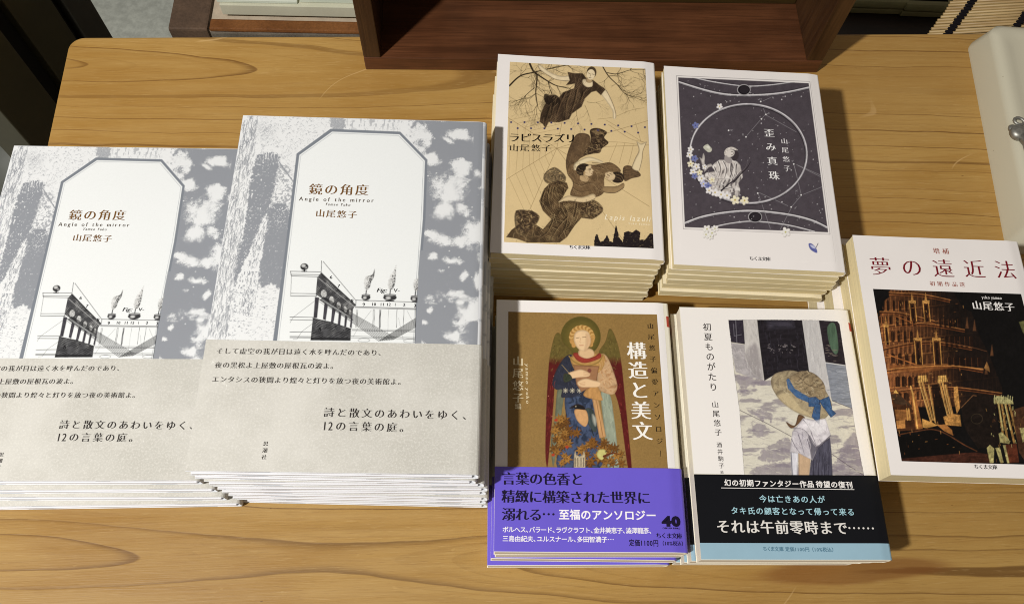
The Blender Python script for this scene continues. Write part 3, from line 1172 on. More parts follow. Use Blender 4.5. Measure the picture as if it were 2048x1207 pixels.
    cv.poly([(1318, 1140), (1345, 1060), (1382, 980), (1362, 900), (1402, 918), (1452, 902), (1420, 985), (1412, 1060), (1385, 1165)], (222, 202, 162), sm=True, rim=(2.6, (52, 38, 26), 0.75, (-0.5, -0.7)))
    cv.line([(1385, 1165), (1412, 1060), (1420, 985), (1452, 902)], 1.0, mid, 0.8, sm=True)
    cv.line([(1318, 1140), (1345, 1060), (1382, 980), (1362, 900)], 0.9, mid, 0.7, sm=True)
    cv.poly([(780, 1110), (850, 1060), (930, 1040), (1040, 1078), (1032, 1095), (940, 1078), (850, 1112), (790, 1165)], (224, 204, 164), sm=True, rim=(2.6, (52, 38, 26), 0.75, (-0.5, -0.7)))
    cv.z = z5
    cv.poly([(940, 182), (1050, 178), (1110, 150), (1112, 190), (1040, 232), (945, 226)], lt, sm=True, tex=(0.2, 0.2, 0.2, 7), rim=(2.6, (52, 38, 26), 0.75, (-0.5, -0.7)))
    cv.line([(945, 226), (1040, 232), (1112, 190)], 1.2, dk, 0.8, sm=True)
    low = [(450, 200), (500, 150), (560, 130), (640, 150), (652, 190), (620, 240), (590, 300), (700, 302), (800, 310), (870, 293), (937, 352), (930, 395), (855, 450), (760, 440), (700, 510), (640, 600), (580, 645), (310, 645), (220, 612), (135, 600), (180, 540), (235, 500), (215, 380), (350, 380), (412, 430), (380, 495), (440, 535), (480, 490), (510, 450), (440, 380), (410, 300)]
    cv.poly(low, (96, 76, 52), tex=(0.5, 0.1, 0.1, 41), soft=0.8, rim=(2.6, (52, 38, 26), 0.75, (-0.5, -0.7)))
    cv.engrave(low, (40, 30, 20), 35, 2.3, 0.8, 43, sm=False)
    cv.engrave([(470, 460), (600, 330), (760, 330), (740, 430), (650, 560), (560, 630), (450, 600)], (176, 150, 106), 120, 1.9, 0.5, 47, bias=-0.3)
    for c in ([(215, 385), (350, 385), (410, 430), (380, 500), (300, 560), (220, 540)], [(760, 360), (870, 300), (935, 352), (930, 395), (855, 445), (770, 430)], [(450, 80), (530, 20), (600, 60), (632, 110), (600, 160), (470, 150)]):
        cv.poly(c, dk, 0.85, 1, sm=True, tex=(0.9, 0.3, 0.3, 51), rim=(2.6, (52, 38, 26), 0.75, (-0.5, -0.7)))
        cv.engrave(c, (168, 140, 98), 75, 1.9, 0.55, 52, bias=-0.35)
    cv.poly([(570, 310), (640, 258), (760, 268), (860, 240), (872, 282), (780, 312), (650, 296)], (214, 190, 148), sm=True, rim=(2.6, (52, 38, 26), 0.75, (-0.5, -0.7)))
    cv.line([(650, 296), (780, 312), (872, 282)], 1.2, dk, 0.7, sm=True)
    shp = (184, 156, 116)
    # first figure: dark cropped hair, face in profile to the right
    cv.poly([(772, 72), (806, 86), (822, 118), (800, 140), (756, 128), (748, 96)], shp, sm=True)
    cv.poly([(800, 2), (836, 0), (846, 22), (862, 48), (852, 56), (856, 66), (846, 86), (818, 94), (790, 84), (774, 58), (782, 24)], (212, 186, 146), sm=True, rim=(2.0, (96, 74, 50), 0.8, (-0.4, -0.4)))
    cv.poly([(716, 40), (730, 8), (768, -12), (806, -8), (822, 6), (800, 16), (796, 40), (782, 56), (776, 84), (752, 88), (726, 72)], (46, 36, 28), sm=True, tex=(0.8, 0.4, 0.4, 9))
    cv.ell(786, 66, 8, 12, (176, 146, 104), rot=10)
    cv.line([(822, 30), (840, 30)], 1.3, (60, 44, 30))
    cv.line([(826, 40), (838, 40)], 1.2, (50, 38, 28))
    cv.line([(842, 72), (852, 70)], 1.2, (110, 70, 50))
    # second figure: head turned down to the left
    cv.poly([(962, 66), (1000, 56), (1036, 66), (1048, 94), (1028, 124), (992, 132), (968, 110), (958, 88)], (208, 182, 142), sm=True, rim=(2.0, (96, 74, 50), 0.8, (0.4, 0.4)))
    cv.poly([(1022, 66), (1060, 56), (1100, 72), (1116, 108), (1098, 142), (1056, 150), (1018, 136), (1036, 116), (1042, 88)], (50, 39, 30), sm=True, tex=(0.8, 0.4, 0.4, 10))
    cv.line([(1050, 78), (1090, 92), (1108, 120)], 1.0, (120, 96, 68), 0.8, sm=True)
    cv.line([(1046, 100), (1080, 112), (1094, 134)], 1.0, (120, 96, 68), 0.8, sm=True)
    cv.line([(978, 80), (994, 92)], 1.3, (70, 50, 34))
    cv.line([(996, 72), (1016, 80)], 1.1, (70, 50, 34))
    cv.line([(970, 100), (984, 106)], 1.1, (120, 80, 58))
    # folds and seams
    for p in ([(700, 150), (760, 170), (820, 150), (880, 170)], [(690, 190), (740, 220), (820, 215)], [(870, 130), (900, 180), (890, 240)], [(890, 10), (950, 30), (980, 70)], [(850, -20), (930, -10), (1000, 20)], [(660, 70), (690, 110), (700, 150)], [(900, 200), (930, 215), (944, 228)], [(840, 20), (880, 60), (890, 120)]):
        cv.line(p, 1.6, (62, 46, 32), 0.7, 0.6, sm=True)
        cv.line([(x + 5, y + 8) for x, y in p], 1.2, (164, 136, 98), 0.5, 0.5, sm=True)
    for p in ([(450, 220), (430, 300), (470, 380), (540, 420)], [(500, 170), (480, 260), (500, 340), (600, 380)], [(600, 320), (640, 400), (620, 520), (560, 610)], [(720, 320), (700, 420), (640, 520)], [(520, 460), (470, 560), (380, 620)], [(640, 430), (560, 520), (500, 620)], [(800, 320), (820, 380), (780, 430)], [(250, 560), (320, 590), (420, 580)], [(560, 160), (610, 190), (600, 250)]):
        cv.line(p, 2.2, (36, 26, 18), 0.75, 0.7, sm=True)
        cv.line([(x + 10, y + 4) for x, y in p], 1.5, (158, 132, 94), 0.5, 0.5, sm=True)
    for k in range(70):
        x, y = cv.rnd.choice(((300, 470), (850, 370), (540, 90), (250, 560), (420, 560)))
        x, y = x + cv.rnd.gauss(0, 45), y + cv.rnd.gauss(0, 30)
        cv.line([(x, y), (x + cv.rnd.uniform(-20, 20), y + cv.rnd.uniform(-14, 14))], 1.2, cv.rnd.choice(((30, 22, 16), (170, 142, 104), (112, 88, 60))), 0.55, 0.4)
    cv.strokes(t2, 170, [(60, 44, 30), (150, 124, 88), (84, 64, 44), (176, 150, 110)], (4, 12), (0.6, 1.2), 35, 40, 0.6)
    cv.strokes(low, 330, [(30, 22, 15), (150, 124, 86), (64, 48, 33), (46, 34, 24), (178, 152, 110)], (4, 16), (0.6, 1.4), 70, 45, 0.65)
    cv.z = z4
    cv.strokes(dress, 170, [(34, 26, 20), (112, 90, 66), (46, 35, 27), (140, 116, 86)], (4, 16), (0.6, 1.3), 115, 30, 0.55)
    cv.strokes([(930, 790), (1000, 772), (1085, 810), (1060, 860), (1100, 910), (1040, 960), (1020, 1000), (960, 1010), (870, 1020), (925, 930), (935, 860)], 120, [(30, 22, 16), (140, 114, 80), (60, 46, 33), (178, 150, 108)], (3, 9), (0.6, 1.5), 20, 60, 0.8)
    cv.strokes([(800, 835), (880, 822), (930, 860), (915, 1000), (830, 1060), (790, 1130), (780, 1220), (720, 1190), (705, 1080), (738, 950)], 110, [(66, 50, 35), (150, 126, 92), (84, 66, 46)], (3, 9), (0.5, 1.0), 110, 25, 0.5)
    cv.z = (980, 330, 4.161)
    for c in ([(215, 385), (350, 385), (410, 430), (380, 500), (300, 560), (220, 540)], [(760, 360), (870, 300), (935, 352), (930, 395), (855, 445), (770, 430)], [(450, 80), (530, 20), (600, 60), (632, 110), (600, 160), (470, 150)]):
        cv.strokes(c, 90, [(26, 20, 14), (150, 122, 84), (60, 46, 32), (186, 158, 112)], (3, 9), (0.6, 1.5), 20, 80, 0.8)
    # dark trees at the lower right
    cv.poly([(866, 652), (875, 590), (890, 570), (905, 610), (920, 640), (945, 630), (975, 580), (995, 630), (1020, 640), (1048, 490), (1075, 600), (1105, 640), (1115, 560), (1150, 550), (1185, 560), (1215, 535), (1250, 560), (1245, 620), (1290, 620), (1330, 570), (1360, 575), (1362, 700), (866, 690)], (34, 27, 28), ragged=(0.9, 0.5, 71))
    # two rows of small blue dots
    cv.z = z4
    for row, (x0, y0, y1, n_) in enumerate(((196, 718, 765, 11), (257, 774, 815, 10))):
        for k in range(n_):
            t = k / (n_ - 1)
            x = x0 + 124.2 * k
            cv.ell(x, y0 + (y1 - y0) * t * t, 10, 9, (70, 66, 104))
            cv.ell(x, y0 + (y1 - y0) * t * t, 5, 4, (36, 34, 66))
    return cv


def flower(cv, x, y, r, pet=(228, 224, 222), heart=(196, 176, 90), sh=(150, 142, 146)):
    a0 = cv.rnd.uniform(0, 6)
    for k in range(5):
        a = a0 + k * 1.2566
        cv.ell(x + math.cos(a) * r * 0.62 + 0.7, y + math.sin(a) * r * 0.62 + 0.7, r * 0.46, r * 0.36, sh, 0.8, rot=math.degrees(a))
    for k in range(5):
        a = a0 + k * 1.2566
        cv.ell(x + math.cos(a) * r * 0.6, y + math.sin(a) * r * 0.6, r * 0.46, r * 0.34, pet, 1, rot=math.degrees(a), tex=(0.12, 0.4, 0.4, 3))
    cv.ell(x, y, r * 0.2, r * 0.2, heart)


def art_dark_ring(bk):
    PW = (235, 229, 225)
    cv = Canvas(bk, rect_px(bk, (1352, 151), (1622, 163), (1362, 512), (1668, 512)), 0.00026, PW)
    z6, z7 = (1310, 110, 5.03), (1310, 330, 4.1625)
    fr = [(1352.9, 151.8), (1619.6, 163.6), (1660.0, 468.6), (1366.6, 457.8)]
    cv.line(fr + fr[:1], 0.9, (110, 104, 106), 0.8)
    pic = np.array([(1356.1, 155.2), (1617.2, 166.8), (1656.2, 464.6), (1369.6, 454.4)])
    cv.poly(pic, (76, 69, 75))
    w, m = cv.mask(pic, 0.5)
    clip = np.zeros(cv.px.shape)
    clip[w] = m
    save = cv.c.copy()
    n = fbm(cv.px * 0.12, cv.py * 0.12, 4, 4)
    g = vn(cv.px * 1.3, cv.py * 1.3, 9)
    cv.c *= (1 + 0.35 * (n - 0.5) + 0.22 * (g - 0.5))[..., None]
    W = (206, 202, 204)

    def rod(pts, wd, z):
        cv.z = z
        cv.line(pts, wd * 1.5, (40, 35, 40), 0.9, sm=True)
        cv.line(pts, wd, (150, 146, 150), 0.95, sm=True, tex=(0.5, 0.15, 0.15, 7))
        p = [(x, y - wd * 0.8) for x, y in pts]
        cv.line(p, wd * 0.35, (232, 228, 228), 0.9, sm=True)

    rod([(240, 275), (500, 355), (700, 397), (900, 408), (1150, 398), (1350, 372), (1545, 330)], 4.4, z6)
    rod([(380, 228), (600, 275), (900, 315), (1150, 305), (1400, 272)], 2.6, z6)
    rod([(245, 485), (400, 430), (600, 395), (820, 383), (1100, 412), (1300, 460), (1440, 525)], 4.6, z7)
    rod([(470, 520), (640, 485), (830, 470), (1100, 500), (1330, 556)], 3.0, z7)
    for z, x, y, r in ((z6, 893, 352, 56), (z7, 832, 432, 48)):
        cv.z = z
        cv.ell(x, y, r * 1.25, r, (44, 39, 44))
        cv.ell(x, y, r * 1.15, r * 0.92, (170, 166, 168), ring=1.6)
        cv.ell(x + 4, y, r * 0.95, r * 0.75, (30, 26, 30), ring=2.0)
    cv.z = (0, 0, 1)
    # thin chart lines and stars
    L = (150, 146, 150)
    q6 = lambda x, y: (1310 + x / 5.03, 110 + y / 5.03)
    q7 = lambda x, y: (1310 + x / 4.1625, 330 + y / 4.1625)
    for a, b in ((q6(1090, 540), q6(1110, 590)), (q6(1110, 600), q6(1070, 645)), (q6(1055, 660), q6(925, 810)), (q6(1115, 605), q6(1420, 775)), (q6(1395, 1100), q6(1425, 1207)), (q6(1425, 1105), q6(1660, 1207)), (q6(1085, 465), q6(1160, 432)),
                 (q7(860, 240), q7(960, 530)), (q7(870, 232), q7(1105, 340)), (q7(1160, 10), q7(1215, 240)), (q7(1235, 245), q7(1395, 180)), (q7(1210, 262), q7(1135, 350)), (q7(1130, 365), q7(1040, 540)), (q7(1190, 5), q7(1380, 100))):
        cv.line([a, b], 0.8, L, 0.75)
    for k in range(190):
        t, u = cv.rnd.random(), cv.rnd.random()
        x = 1357 + 260 * u + 14 * t + 22 * t * u
        y = 158 + 298 * t + 10 * u
        r = cv.rnd.choice((0.5, 0.5, 0.6, 0.7, 1.0, 1.3))
        cv.ell(x, y, r, r, W, cv.rnd.uniform(0.35, 0.95))
    for a in (q6(1063, 470), q6(1115, 600), q6(1070, 645), q6(915, 825), q6(740, 760), q6(1395, 1098), q7(855, 235), q7(1133, 350), q7(1216, 250)):
        cv.ell(a[0], a[1], 1.4, 1.4, (236, 234, 232))
    for a in (q6(1045, 448), q6(1190, 430), q6(1140, 585), q6(1048, 620), q6(885, 800), q6(775, 760), q6(1040, 795), q6(845, 855), q6(1385, 1065), q7(850, 190), q7(1180, 215), q7(1160, 362), q6(460, 295)):
        for k in range(3):
            cv.line([(a[0] + cv.rnd.uniform(-2, 2), a[1] + cv.rnd.uniform(-2, 2)), (a[0] + cv.rnd.uniform(-3, 3), a[1] + cv.rnd.uniform(-2, 2))], 0.8, L, 0.8)
    # large ring
    k = np.linspace(0, 2 * math.pi, 90)
    ex, ey = 118.0, 99.5
    ca, sa = math.cos(R(12)), math.sin(R(12))
    ring = np.stack([1496.5 + ex * np.cos(k) * ca - ey * np.sin(k) * sa * 0.9, 307.5 + ex * np.cos(k) * sa * 0.7 + ey * np.sin(k) * ca], -1)
    cv.line(ring + np.array([-1.0, 1.4]), 5.6, (34, 29, 34), 0.85)
    cv.line(ring, 4.4, (138, 134, 138), 1.0, tex=(0.6, 0.08, 0.08, 5))
    cv.line(ring + np.array([0.4, -0.6]), 1.5, (226, 222, 224), 0.85, tex=(0.5, 0.06, 0.06, 6))
    # pale carved stone figure with a palm frond
    cv.z = z6
    st, sd, hi = (196, 188, 182), (112, 104, 106), (232, 226, 220)
    body = [(575, 1120), (640, 1060), (700, 1055), (730, 1030), (800, 1060), (850, 1100), (868, 1160), (880, 1230), (840, 1290), (855, 1360), (830, 1430), (720, 1420), (600, 1420), (560, 1330), (500, 1250), (510, 1190), (600, 1170)]
    cv.poly(body, st, sm=True, tex=(0.4, 0.13, 0.13, 14), rim=(2.4, (58, 50, 54), 0.7, (-0.6, -0.4)))
    cv.engrave(body, (70, 62, 66), 15, 0.85, 0.8, 17, bias=-0.12)
    cv.engrave(body, (240, 234, 228), 160, 0.6, 0.6, 19, bias=-0.25)
    cv.poly([(575, 1120), (540, 1130), (500, 1170), (478, 1120), (465, 1075), (448, 1030), (470, 1040), (486, 990), (500, 1030), (498, 1075), (510, 1110), (560, 1095)], st, sm=True, tex=(0.3, 0.2, 0.2, 3), rim=(2.4, (58, 50, 54), 0.7, (-0.6, -0.4)))
    for p in ([(640, 1080), (660, 1150), (640, 1230)], [(690, 1075), (720, 1150), (700, 1240)], [(770, 1075), (760, 1160), (790, 1240)], [(820, 1100), (815, 1180), (840, 1240)], [(560, 1200), (640, 1240), (740, 1250)], [(520, 1250), (600, 1300), (720, 1310)], [(600, 1330), (680, 1350), (780, 1330)], [(640, 1390), (720, 1400), (800, 1380)], [(600, 1130), (620, 1180)]):
        cv.line(p, 2.4, (66, 58, 62), 0.85, 0.8, sm=True)
        cv.line([(x - 12, y - 4) for x, y in p], 1.7, (242, 236, 230), 0.8, 0.6, sm=True)
    cv.poly([(700, 1062), (706, 1010), (750, 1020), (776, 1078), (742, 1092)], (158, 150, 148), sm=True)
    cv.poly([(776, 940), (812, 952), (842, 992), (836, 1034), (806, 1066), (776, 1052), (782, 1000)], (62, 54, 58), sm=True)
    cv.poly([(716, 968), (744, 948), (776, 952), (798, 968), (800, 990), (790, 1010), (770, 1024), (738, 1030), (716, 1010)], (216, 208, 200), sm=True, rim=(2.0, (96, 88, 88), 0.7, (-0.5, -0.4)))
    cv.poly([(702, 1010), (696, 980), (714, 946), (752, 928), (796, 932), (832, 958), (806, 958), (770, 948), (740, 956), (722, 976), (722, 1004)], (206, 198, 190), sm=True, tex=(0.7, 0.6, 0.6, 6))
    cv.line([(766, 972), (782, 976)], 1.2, (92, 84, 84))
    cv.line([(786, 978), (796, 990), (786, 996)], 1.0, (112, 102, 100))
    cv.line([(768, 1006), (782, 1004)], 1.1, (104, 92, 92))
    cv.line([(790, 1280), (860, 1200), (930, 1130), (960, 1075)], 3.4, (46, 40, 44), 1, 0.9, sm=True)
    cv.line([(770, 1290), (850, 1190), (905, 1140), (938, 1060)], 2.6, (94, 86, 90), 1, 0.8, sm=True)
    cv.line([(660, 1370), (740, 1300), (800, 1260)], 3.4, (48, 42, 46), 1, 1.4, sm=True)
    # blossoms round the lower left of the ring
    cv.z = (0, 0, 1)
    bl, vi = (112, 120, 170), (188, 188, 214)
    fl_ = [(1439, 213, 6, 0), (1391, 251, 6.5, 1), (1381, 299, 6, 0), (1379, 310, 6.5, 0), (1389, 317, 6.5, 1), (1381, 328, 6.5, 2), (1393, 333, 7, 0), (1386, 344, 7, 0), (1399, 345, 6, 2), (1389, 352, 6, 1), (1403, 357, 7.5, 0), (1407, 368, 7, 3), (1416, 372, 7, 1), (1418, 381, 7, 0), (1430, 385, 8, 0), (1442, 389, 8, 0), (1454, 391, 8, 0), (1470, 400, 9, 2), (1489, 401, 8.5, 2), (1424, 360, 6, 2), (1409, 334, 5, 0)]
    for x, y, r, kd in fl_:
        flower(cv, x, y, r, (bl, (230, 226, 224), (232, 224, 196), vi)[(1, 0, 2, 3)[kd]], (196, 172, 84) if kd != 1 else (60, 66, 130))
    cv.z = z6
    cv.poly([(485, 930), (525, 898), (545, 915), (572, 945), (560, 975), (530, 975)], (196, 194, 178), sm=True, tex=(0.3, 0.3, 0.3, 5))
    cv.poly([(515, 925), (545, 915), (550, 945)], (222, 220, 206), sm=True)
    cv.c = save * (1 - clip[..., None]) + cv.c * clip[..., None]
    # blossoms lying over the lower frame and a single petal on the white
    cv.z = (0, 0, 1)
    for x, y, r in ((1414, 458, 8), (1424, 466, 8), (1412, 469, 7.5), (1430, 457, 6.5), (1421, 473, 6)):
        flower(cv, x, y, r, (230, 226, 220), (190, 184, 120), (140, 128, 120))
    flower(cv, 1571, 464, 9.5, (230, 226, 220), (190, 184, 120), (150, 138, 130))
    cv.z = z7
    cv.poly([(1278, 655), (1305, 655), (1340, 690), (1350, 730), (1320, 722), (1288, 695)], (92, 98, 158), sm=True, tex=(0.3, 0.5, 0.5, 3))
    cv.poly([(1290, 665), (1320, 672), (1338, 695), (1310, 690)], (190, 192, 218), sm=True)
    cv.line([(1338, 690), (1350, 668), (1357, 652)], 1.3, (62, 60, 84))
    return cv


def leafstar(cv, x, y, r, col):
    n = 7
    a0 = cv.rnd.uniform(0, 6)
    p = []
    for k in range(n * 2):
        rr = r * (1.0 if k % 2 == 0 else 0.42) * cv.rnd.uniform(0.85, 1.1)
        p.append((x + rr * math.cos(a0 + k * math.pi / n), y + rr * math.sin(a0 + k * math.pi / n)))
    cv.poly([(a + 4, b + 4) for a, b in p], (60, 36, 16), 0.8)
    cv.poly(p, col, tex=(0.3, 0.3, 0.3, 4))
    for k in range(0, n * 2, 2):
        cv.line([(x, y), p[k]], 0.7, (84, 52, 22), 0.8)


def art_winged_figure(bk):
    cv = Canvas(bk, rect_px(bk, (1016.5, 624.6), (1312.5, 628.4), (1016.0, 936), (1336, 940)), 0.00026, (142, 112, 64))
    n = fbm(cv.px * 0.02, cv.py * 0.02, 5, 3)
    g = vn(cv.px * 0.9, cv.py * 0.9, 9)
    g2 = fbm(cv.px * 0.35, cv.py * 0.35, 10, 3)
    cv.c *= (1 + 0.14 * (n - 0.5) + 0.20 * (g - 0.5) + 0.22 * (g2 - 0.5))[..., None]
    cv.z = (970, 590, 3.448)
    # halo, wings
    cv.ell(660, 285, 138, 138, (88, 78, 34), tex=(0.12, 0.3, 0.3, 3))
    cv.ell(664, 290, 104, 104, (112, 96, 44), 0.7, soft=6)
    for wg in ([(520, 268), (485, 272), (455, 380), (438, 500), (422, 800), (416, 1080), (430, 1185), (448, 1020), (470, 780), (485, 600), (530, 450), (600, 400), (540, 330)],
               [(858, 232), (895, 280), (935, 430), (965, 700), (1012, 1190), (985, 1188), (930, 800), (885, 640), (850, 470), (785, 400), (830, 320)]):
        cv.poly(wg, (88, 26, 24), sm=True, tex=(0.3, 0.15, 0.15, 4))
        w, m = cv.mask(spline(cv.P(wg)))
        up = smooth01((728 - cv.py[w]) / 18 + 0.5 * (fbm(cv.px[w] * 0.15, cv.py[w] * 0.15, 7) - 0.5))
        cv.blend(w, m * up, (100, 86, 42), (0.3, 0.25, 0.25, 6))
        for k in range(46):
            x, y = cv.rnd.uniform(420, 1000), cv.rnd.uniform(300, 1150)
            q = cv.P([(x, y)])[0]
            d = np.hypot(cv.px[w] - q[0], cv.py[w] - q[1])
            cv.blend(w, m * np.clip(1.6 - d, 0, 1) * 0.8, (190, 120, 96) if y > 540 else (60, 50, 26))
    # lower garments
    cv.poly([(500, 650), (545, 655), (530, 800), (500, 1000), (470, 1180), (455, 1000), (480, 860)], (108, 112, 92), sm=True, tex=(0.3, 0.1, 0.1, 2), rim=(3.0, (44, 28, 18), 0.55, (-0.8, -0.8)))
    cv.poly([(800, 670), (862, 690), (890, 850), (912, 1040), (925, 1195), (850, 1195), (825, 950)], (146, 154, 134), sm=True, tex=(0.35, 0.2, 0.05, 12), rim=(3.0, (44, 28, 18), 0.55, (-0.8, -0.8)))
    cv.poly([(560, 690), (750, 700), (775, 860), (800, 1000), (790, 1190), (500, 1190), (560, 900)], (66, 78, 104), sm=True, tex=(0.4, 0.1, 0.06, 22), rim=(3.0, (44, 28, 18), 0.55, (-0.8, -0.8)))
    cv.engrave([(560, 690), (750, 700), (775, 860), (800, 1000), (790, 1190), (500, 1190), (560, 900)], (26, 32, 44), 5, 0.35, 0.7, 14, bias=-0.2)
    cv.poly([(738, 712), (780, 715), (835, 975), (790, 985)], (196, 150, 100), tex=(0.3, 0.5, 0.02, 3), rim=(3.0, (44, 28, 18), 0.55, (-0.8, -0.8)))
    cv.line([(765, 715), (815, 980)], 1.2, (126, 80, 40), 0.8)
    # upper garments
    cv.poly([(600, 412), (545, 432), (490, 520), (464, 610), (490, 650), (530, 650), (525, 700), (560, 705), (700, 690), (690, 640), (640, 480)], (46, 48, 60), sm=True, tex=(0.35, 0.12, 0.12, 9), rim=(3.0, (44, 28, 18), 0.55, (-0.8, -0.8)))
    cv.poly([(800, 405), (845, 430), (890, 540), (912, 630), (885, 682), (830, 675), (780, 640), (770, 540), (780, 470)], (194, 158, 118), sm=True, tex=(0.25, 0.1, 0.1, 19), rim=(3.0, (44, 28, 18), 0.55, (-0.8, -0.8)))
    cv.engrave([(820, 440), (890, 540), (910, 630), (885, 680), (800, 650)], (150, 96, 52), 60, 0.5, 0.5, 16, bias=-0.3)
    cv.poly([(605, 415), (815, 408), (800, 520), (680, 560), (610, 500)], (178, 136, 78), sm=True, tex=(0.2, 0.2, 0.2, 4), rim=(3.0, (44, 28, 18), 0.55, (-0.8, -0.8)))
    cv.poly([(690, 660), (760, 610), (805, 700), (800, 725), (690, 700)], (188, 140, 84), sm=True, tex=(0.3, 0.2, 0.1, 5), rim=(3.0, (44, 28, 18), 0.55, (-0.8, -0.8)))
    cv.poly([(606, 405), (640, 398), (690, 428), (750, 424), (790, 398), (796, 432), (700, 466), (640, 452)], (146, 56, 44), sm=True, tex=(0.2, 0.3, 0.3, 4), rim=(3.0, (44, 28, 18), 0.55, (-0.8, -0.8)))
    cv.line([(580, 420), (620, 462), (700, 486), (780, 462), (812, 412)], 2.6, (146, 116, 60), 1, sm=True)
    cv.line([(530, 480), (600, 560)], 1.0, (176, 150, 100), 0.8)
    for x in (555, 602, 650):
        for k in range(4):
            a = k * 0.785
            cv.line([(x - 17 * math.cos(a), 657 - 17 * math.sin(a)), (x + 17 * math.cos(a), 657 + 17 * math.sin(a))], 0.9, (206, 196, 170), 0.9)
    # neck, head, hair
    cv.poly([(658, 368), (735, 372), (752, 415), (700, 436), (646, 412)], (216, 180, 136), sm=True, tex=(0.1, 0.2, 0.2, 3), rim=(3.0, (44, 28, 18), 0.55, (-0.8, -0.8)))
    cv.ell(668, 285, 84, 78, (190, 146, 82), tex=(0.4, 0.3, 0.3, 7))
    for k in range(24):
        a = R(150 + k * 10.5)
        cv.ell(668 + 74 * math.cos(a), 290 + 70 * math.sin(a), 15, 14, (206, 164, 98) if k % 2 else (160, 116, 58), 0.9)
    for x, y in ((600, 320), (612, 345), (738, 315), (745, 290), (730, 340)):
        cv.ell(x, y, 15, 17, (184, 138, 76), tex=(0.3, 0.3, 0.3, 5))
    cv.poly([(612, 300), (625, 255), (670, 240), (712, 255), (728, 300), (722, 345), (690, 382), (655, 378), (625, 345)], (228, 194, 150), sm=True, tex=(0.08, 0.2, 0.2, 3), rim=(3.0, (44, 28, 18), 0.55, (-0.8, -0.8)))
    cv.poly([(700, 270), (726, 300), (720, 345), (690, 380), (700, 330)], (196, 150, 108), 0.6, 4, sm=True, rim=(3.0, (44, 28, 18), 0.55, (-0.8, -0.8)))
    cv.line([(628, 297), (650, 292)], 1.1, (110, 76, 50), 0.9)
    cv.line([(672, 290), (696, 288)], 1.1, (110, 76, 50), 0.9)
    cv.line([(658, 295), (654, 325), (662, 328)], 0.8, (176, 130, 92), 0.9)
    cv.line([(652, 346), (678, 346)], 1.3, (166, 84, 66), 0.9)
    cv.strokes([(455, 560), (485, 600), (470, 780), (448, 1020), (430, 1150), (420, 900), (428, 640)], 70, [(70, 18, 18), (150, 60, 50), (92, 40, 24)], (3, 9), (0.7, 1.5), 95, 12, 0.6)
    cv.strokes([(885, 600), (945, 560), (970, 760), (1005, 1150), (930, 800)], 70, [(70, 18, 18), (150, 60, 50), (92, 40, 24)], (3, 9), (0.7, 1.5), 80, 12, 0.6)
    cv.strokes([(460, 370), (530, 330), (560, 400), (500, 480), (450, 540)], 60, [(66, 56, 28), (140, 122, 66), (84, 50, 28)], (3, 8), (0.6, 1.3), 110, 25, 0.6)
    cv.strokes([(840, 300), (880, 290), (930, 480), (880, 560), (850, 450)], 60, [(66, 56, 28), (140, 122, 66), (84, 50, 28)], (3, 8), (0.6, 1.3), 70, 25, 0.6)
    cv.strokes([(560, 430), (610, 440), (640, 520), (640, 640), (540, 640), (480, 600)], 60, [(28, 30, 40), (72, 76, 92), (50, 54, 72)], (4, 14), (0.8, 2.0), 60, 35, 0.5)
    cv.strokes([(820, 430), (880, 540), (900, 630), (850, 660), (790, 620), (780, 500)], 50, [(226, 186, 138), (172, 122, 74), (196, 148, 98)], (4, 14), (0.8, 2.2), 60, 30, 0.55)
    cv.strokes([(570, 700), (750, 710), (790, 1000), (700, 1100), (560, 1000)], 70, [(34, 42, 60), (78, 90, 112), (50, 60, 82)], (6, 20), (1.0, 2.4), 95, 20, 0.5)
    cv.strokes([(810, 690), (860, 700), (905, 1000), (915, 1180), (860, 1180)], 50, [(176, 182, 160), (110, 120, 104), (150, 156, 138)], (6, 20), (0.8, 2.0), 82, 10, 0.55)
    # book and hands
    cv.poly([(610, 482), (785, 490), (762, 618), (664, 666), (630, 612)], (156, 112, 78), tex=(0.15, 0.2, 0.2, 3), rim=(2.2, (60, 36, 20), 0.6, (-0.5, -0.5)))
    cv.line([(610, 482), (785, 490), (762, 618)], 1.0, (110, 70, 44), 0.8)
    cv.ell(720, 520, 14, 14, (120, 70, 56))
    cv.poly([(572, 540), (620, 520), (665, 512), (722, 538), (712, 560), (650, 566), (590, 572)], (226, 190, 146), sm=True, rim=(2.2, (60, 36, 20), 0.6, (-0.5, -0.5)))
    cv.poly([(638, 598), (690, 574), (745, 586), (795, 600), (782, 630), (720, 634), (655, 630)], (226, 190, 146), sm=True, rim=(2.2, (60, 36, 20), 0.6, (-0.5, -0.5)))
    for k in range(3):
        cv.line([(650 + k * 4, 605 + 9 * k), (690, 600 + 9 * k)], 0.7, (170, 120, 84), 0.8)
        cv.line([(680, 530 + 9 * k), (720, 536 + 8 * k)], 0.7, (170, 120, 84), 0.8)
    cv.poly([(548, 540), (585, 545), (600, 580), (550, 600), (540, 570)], (56, 62, 48), sm=True, tex=(0.5, 0.4, 0.4, 3), rim=(2.2, (60, 36, 20), 0.6, (-0.5, -0.5)))
    # small birds, leaves, little tower
    cv.poly([(690, 785), (745, 790), (768, 880), (765, 940), (735, 925), (705, 870)], (64, 74, 72), sm=True, tex=(0.6, 0.2, 0.1, 4), rim=(2.2, (60, 36, 20), 0.6, (-0.5, -0.5)))
    cv.poly([(618, 790), (665, 782), (700, 800), (712, 860), (692, 905), (650, 880), (625, 840)], (204, 156, 106), sm=True, tex=(0.15, 0.2, 0.2, 4), rim=(2.2, (60, 36, 20), 0.6, (-0.5, -0.5)))
    cv.poly([(602, 766), (636, 750), (676, 762), (690, 788), (652, 786), (622, 782)], (30, 28, 30), sm=True, rim=(2.2, (60, 36, 20), 0.6, (-0.5, -0.5)))
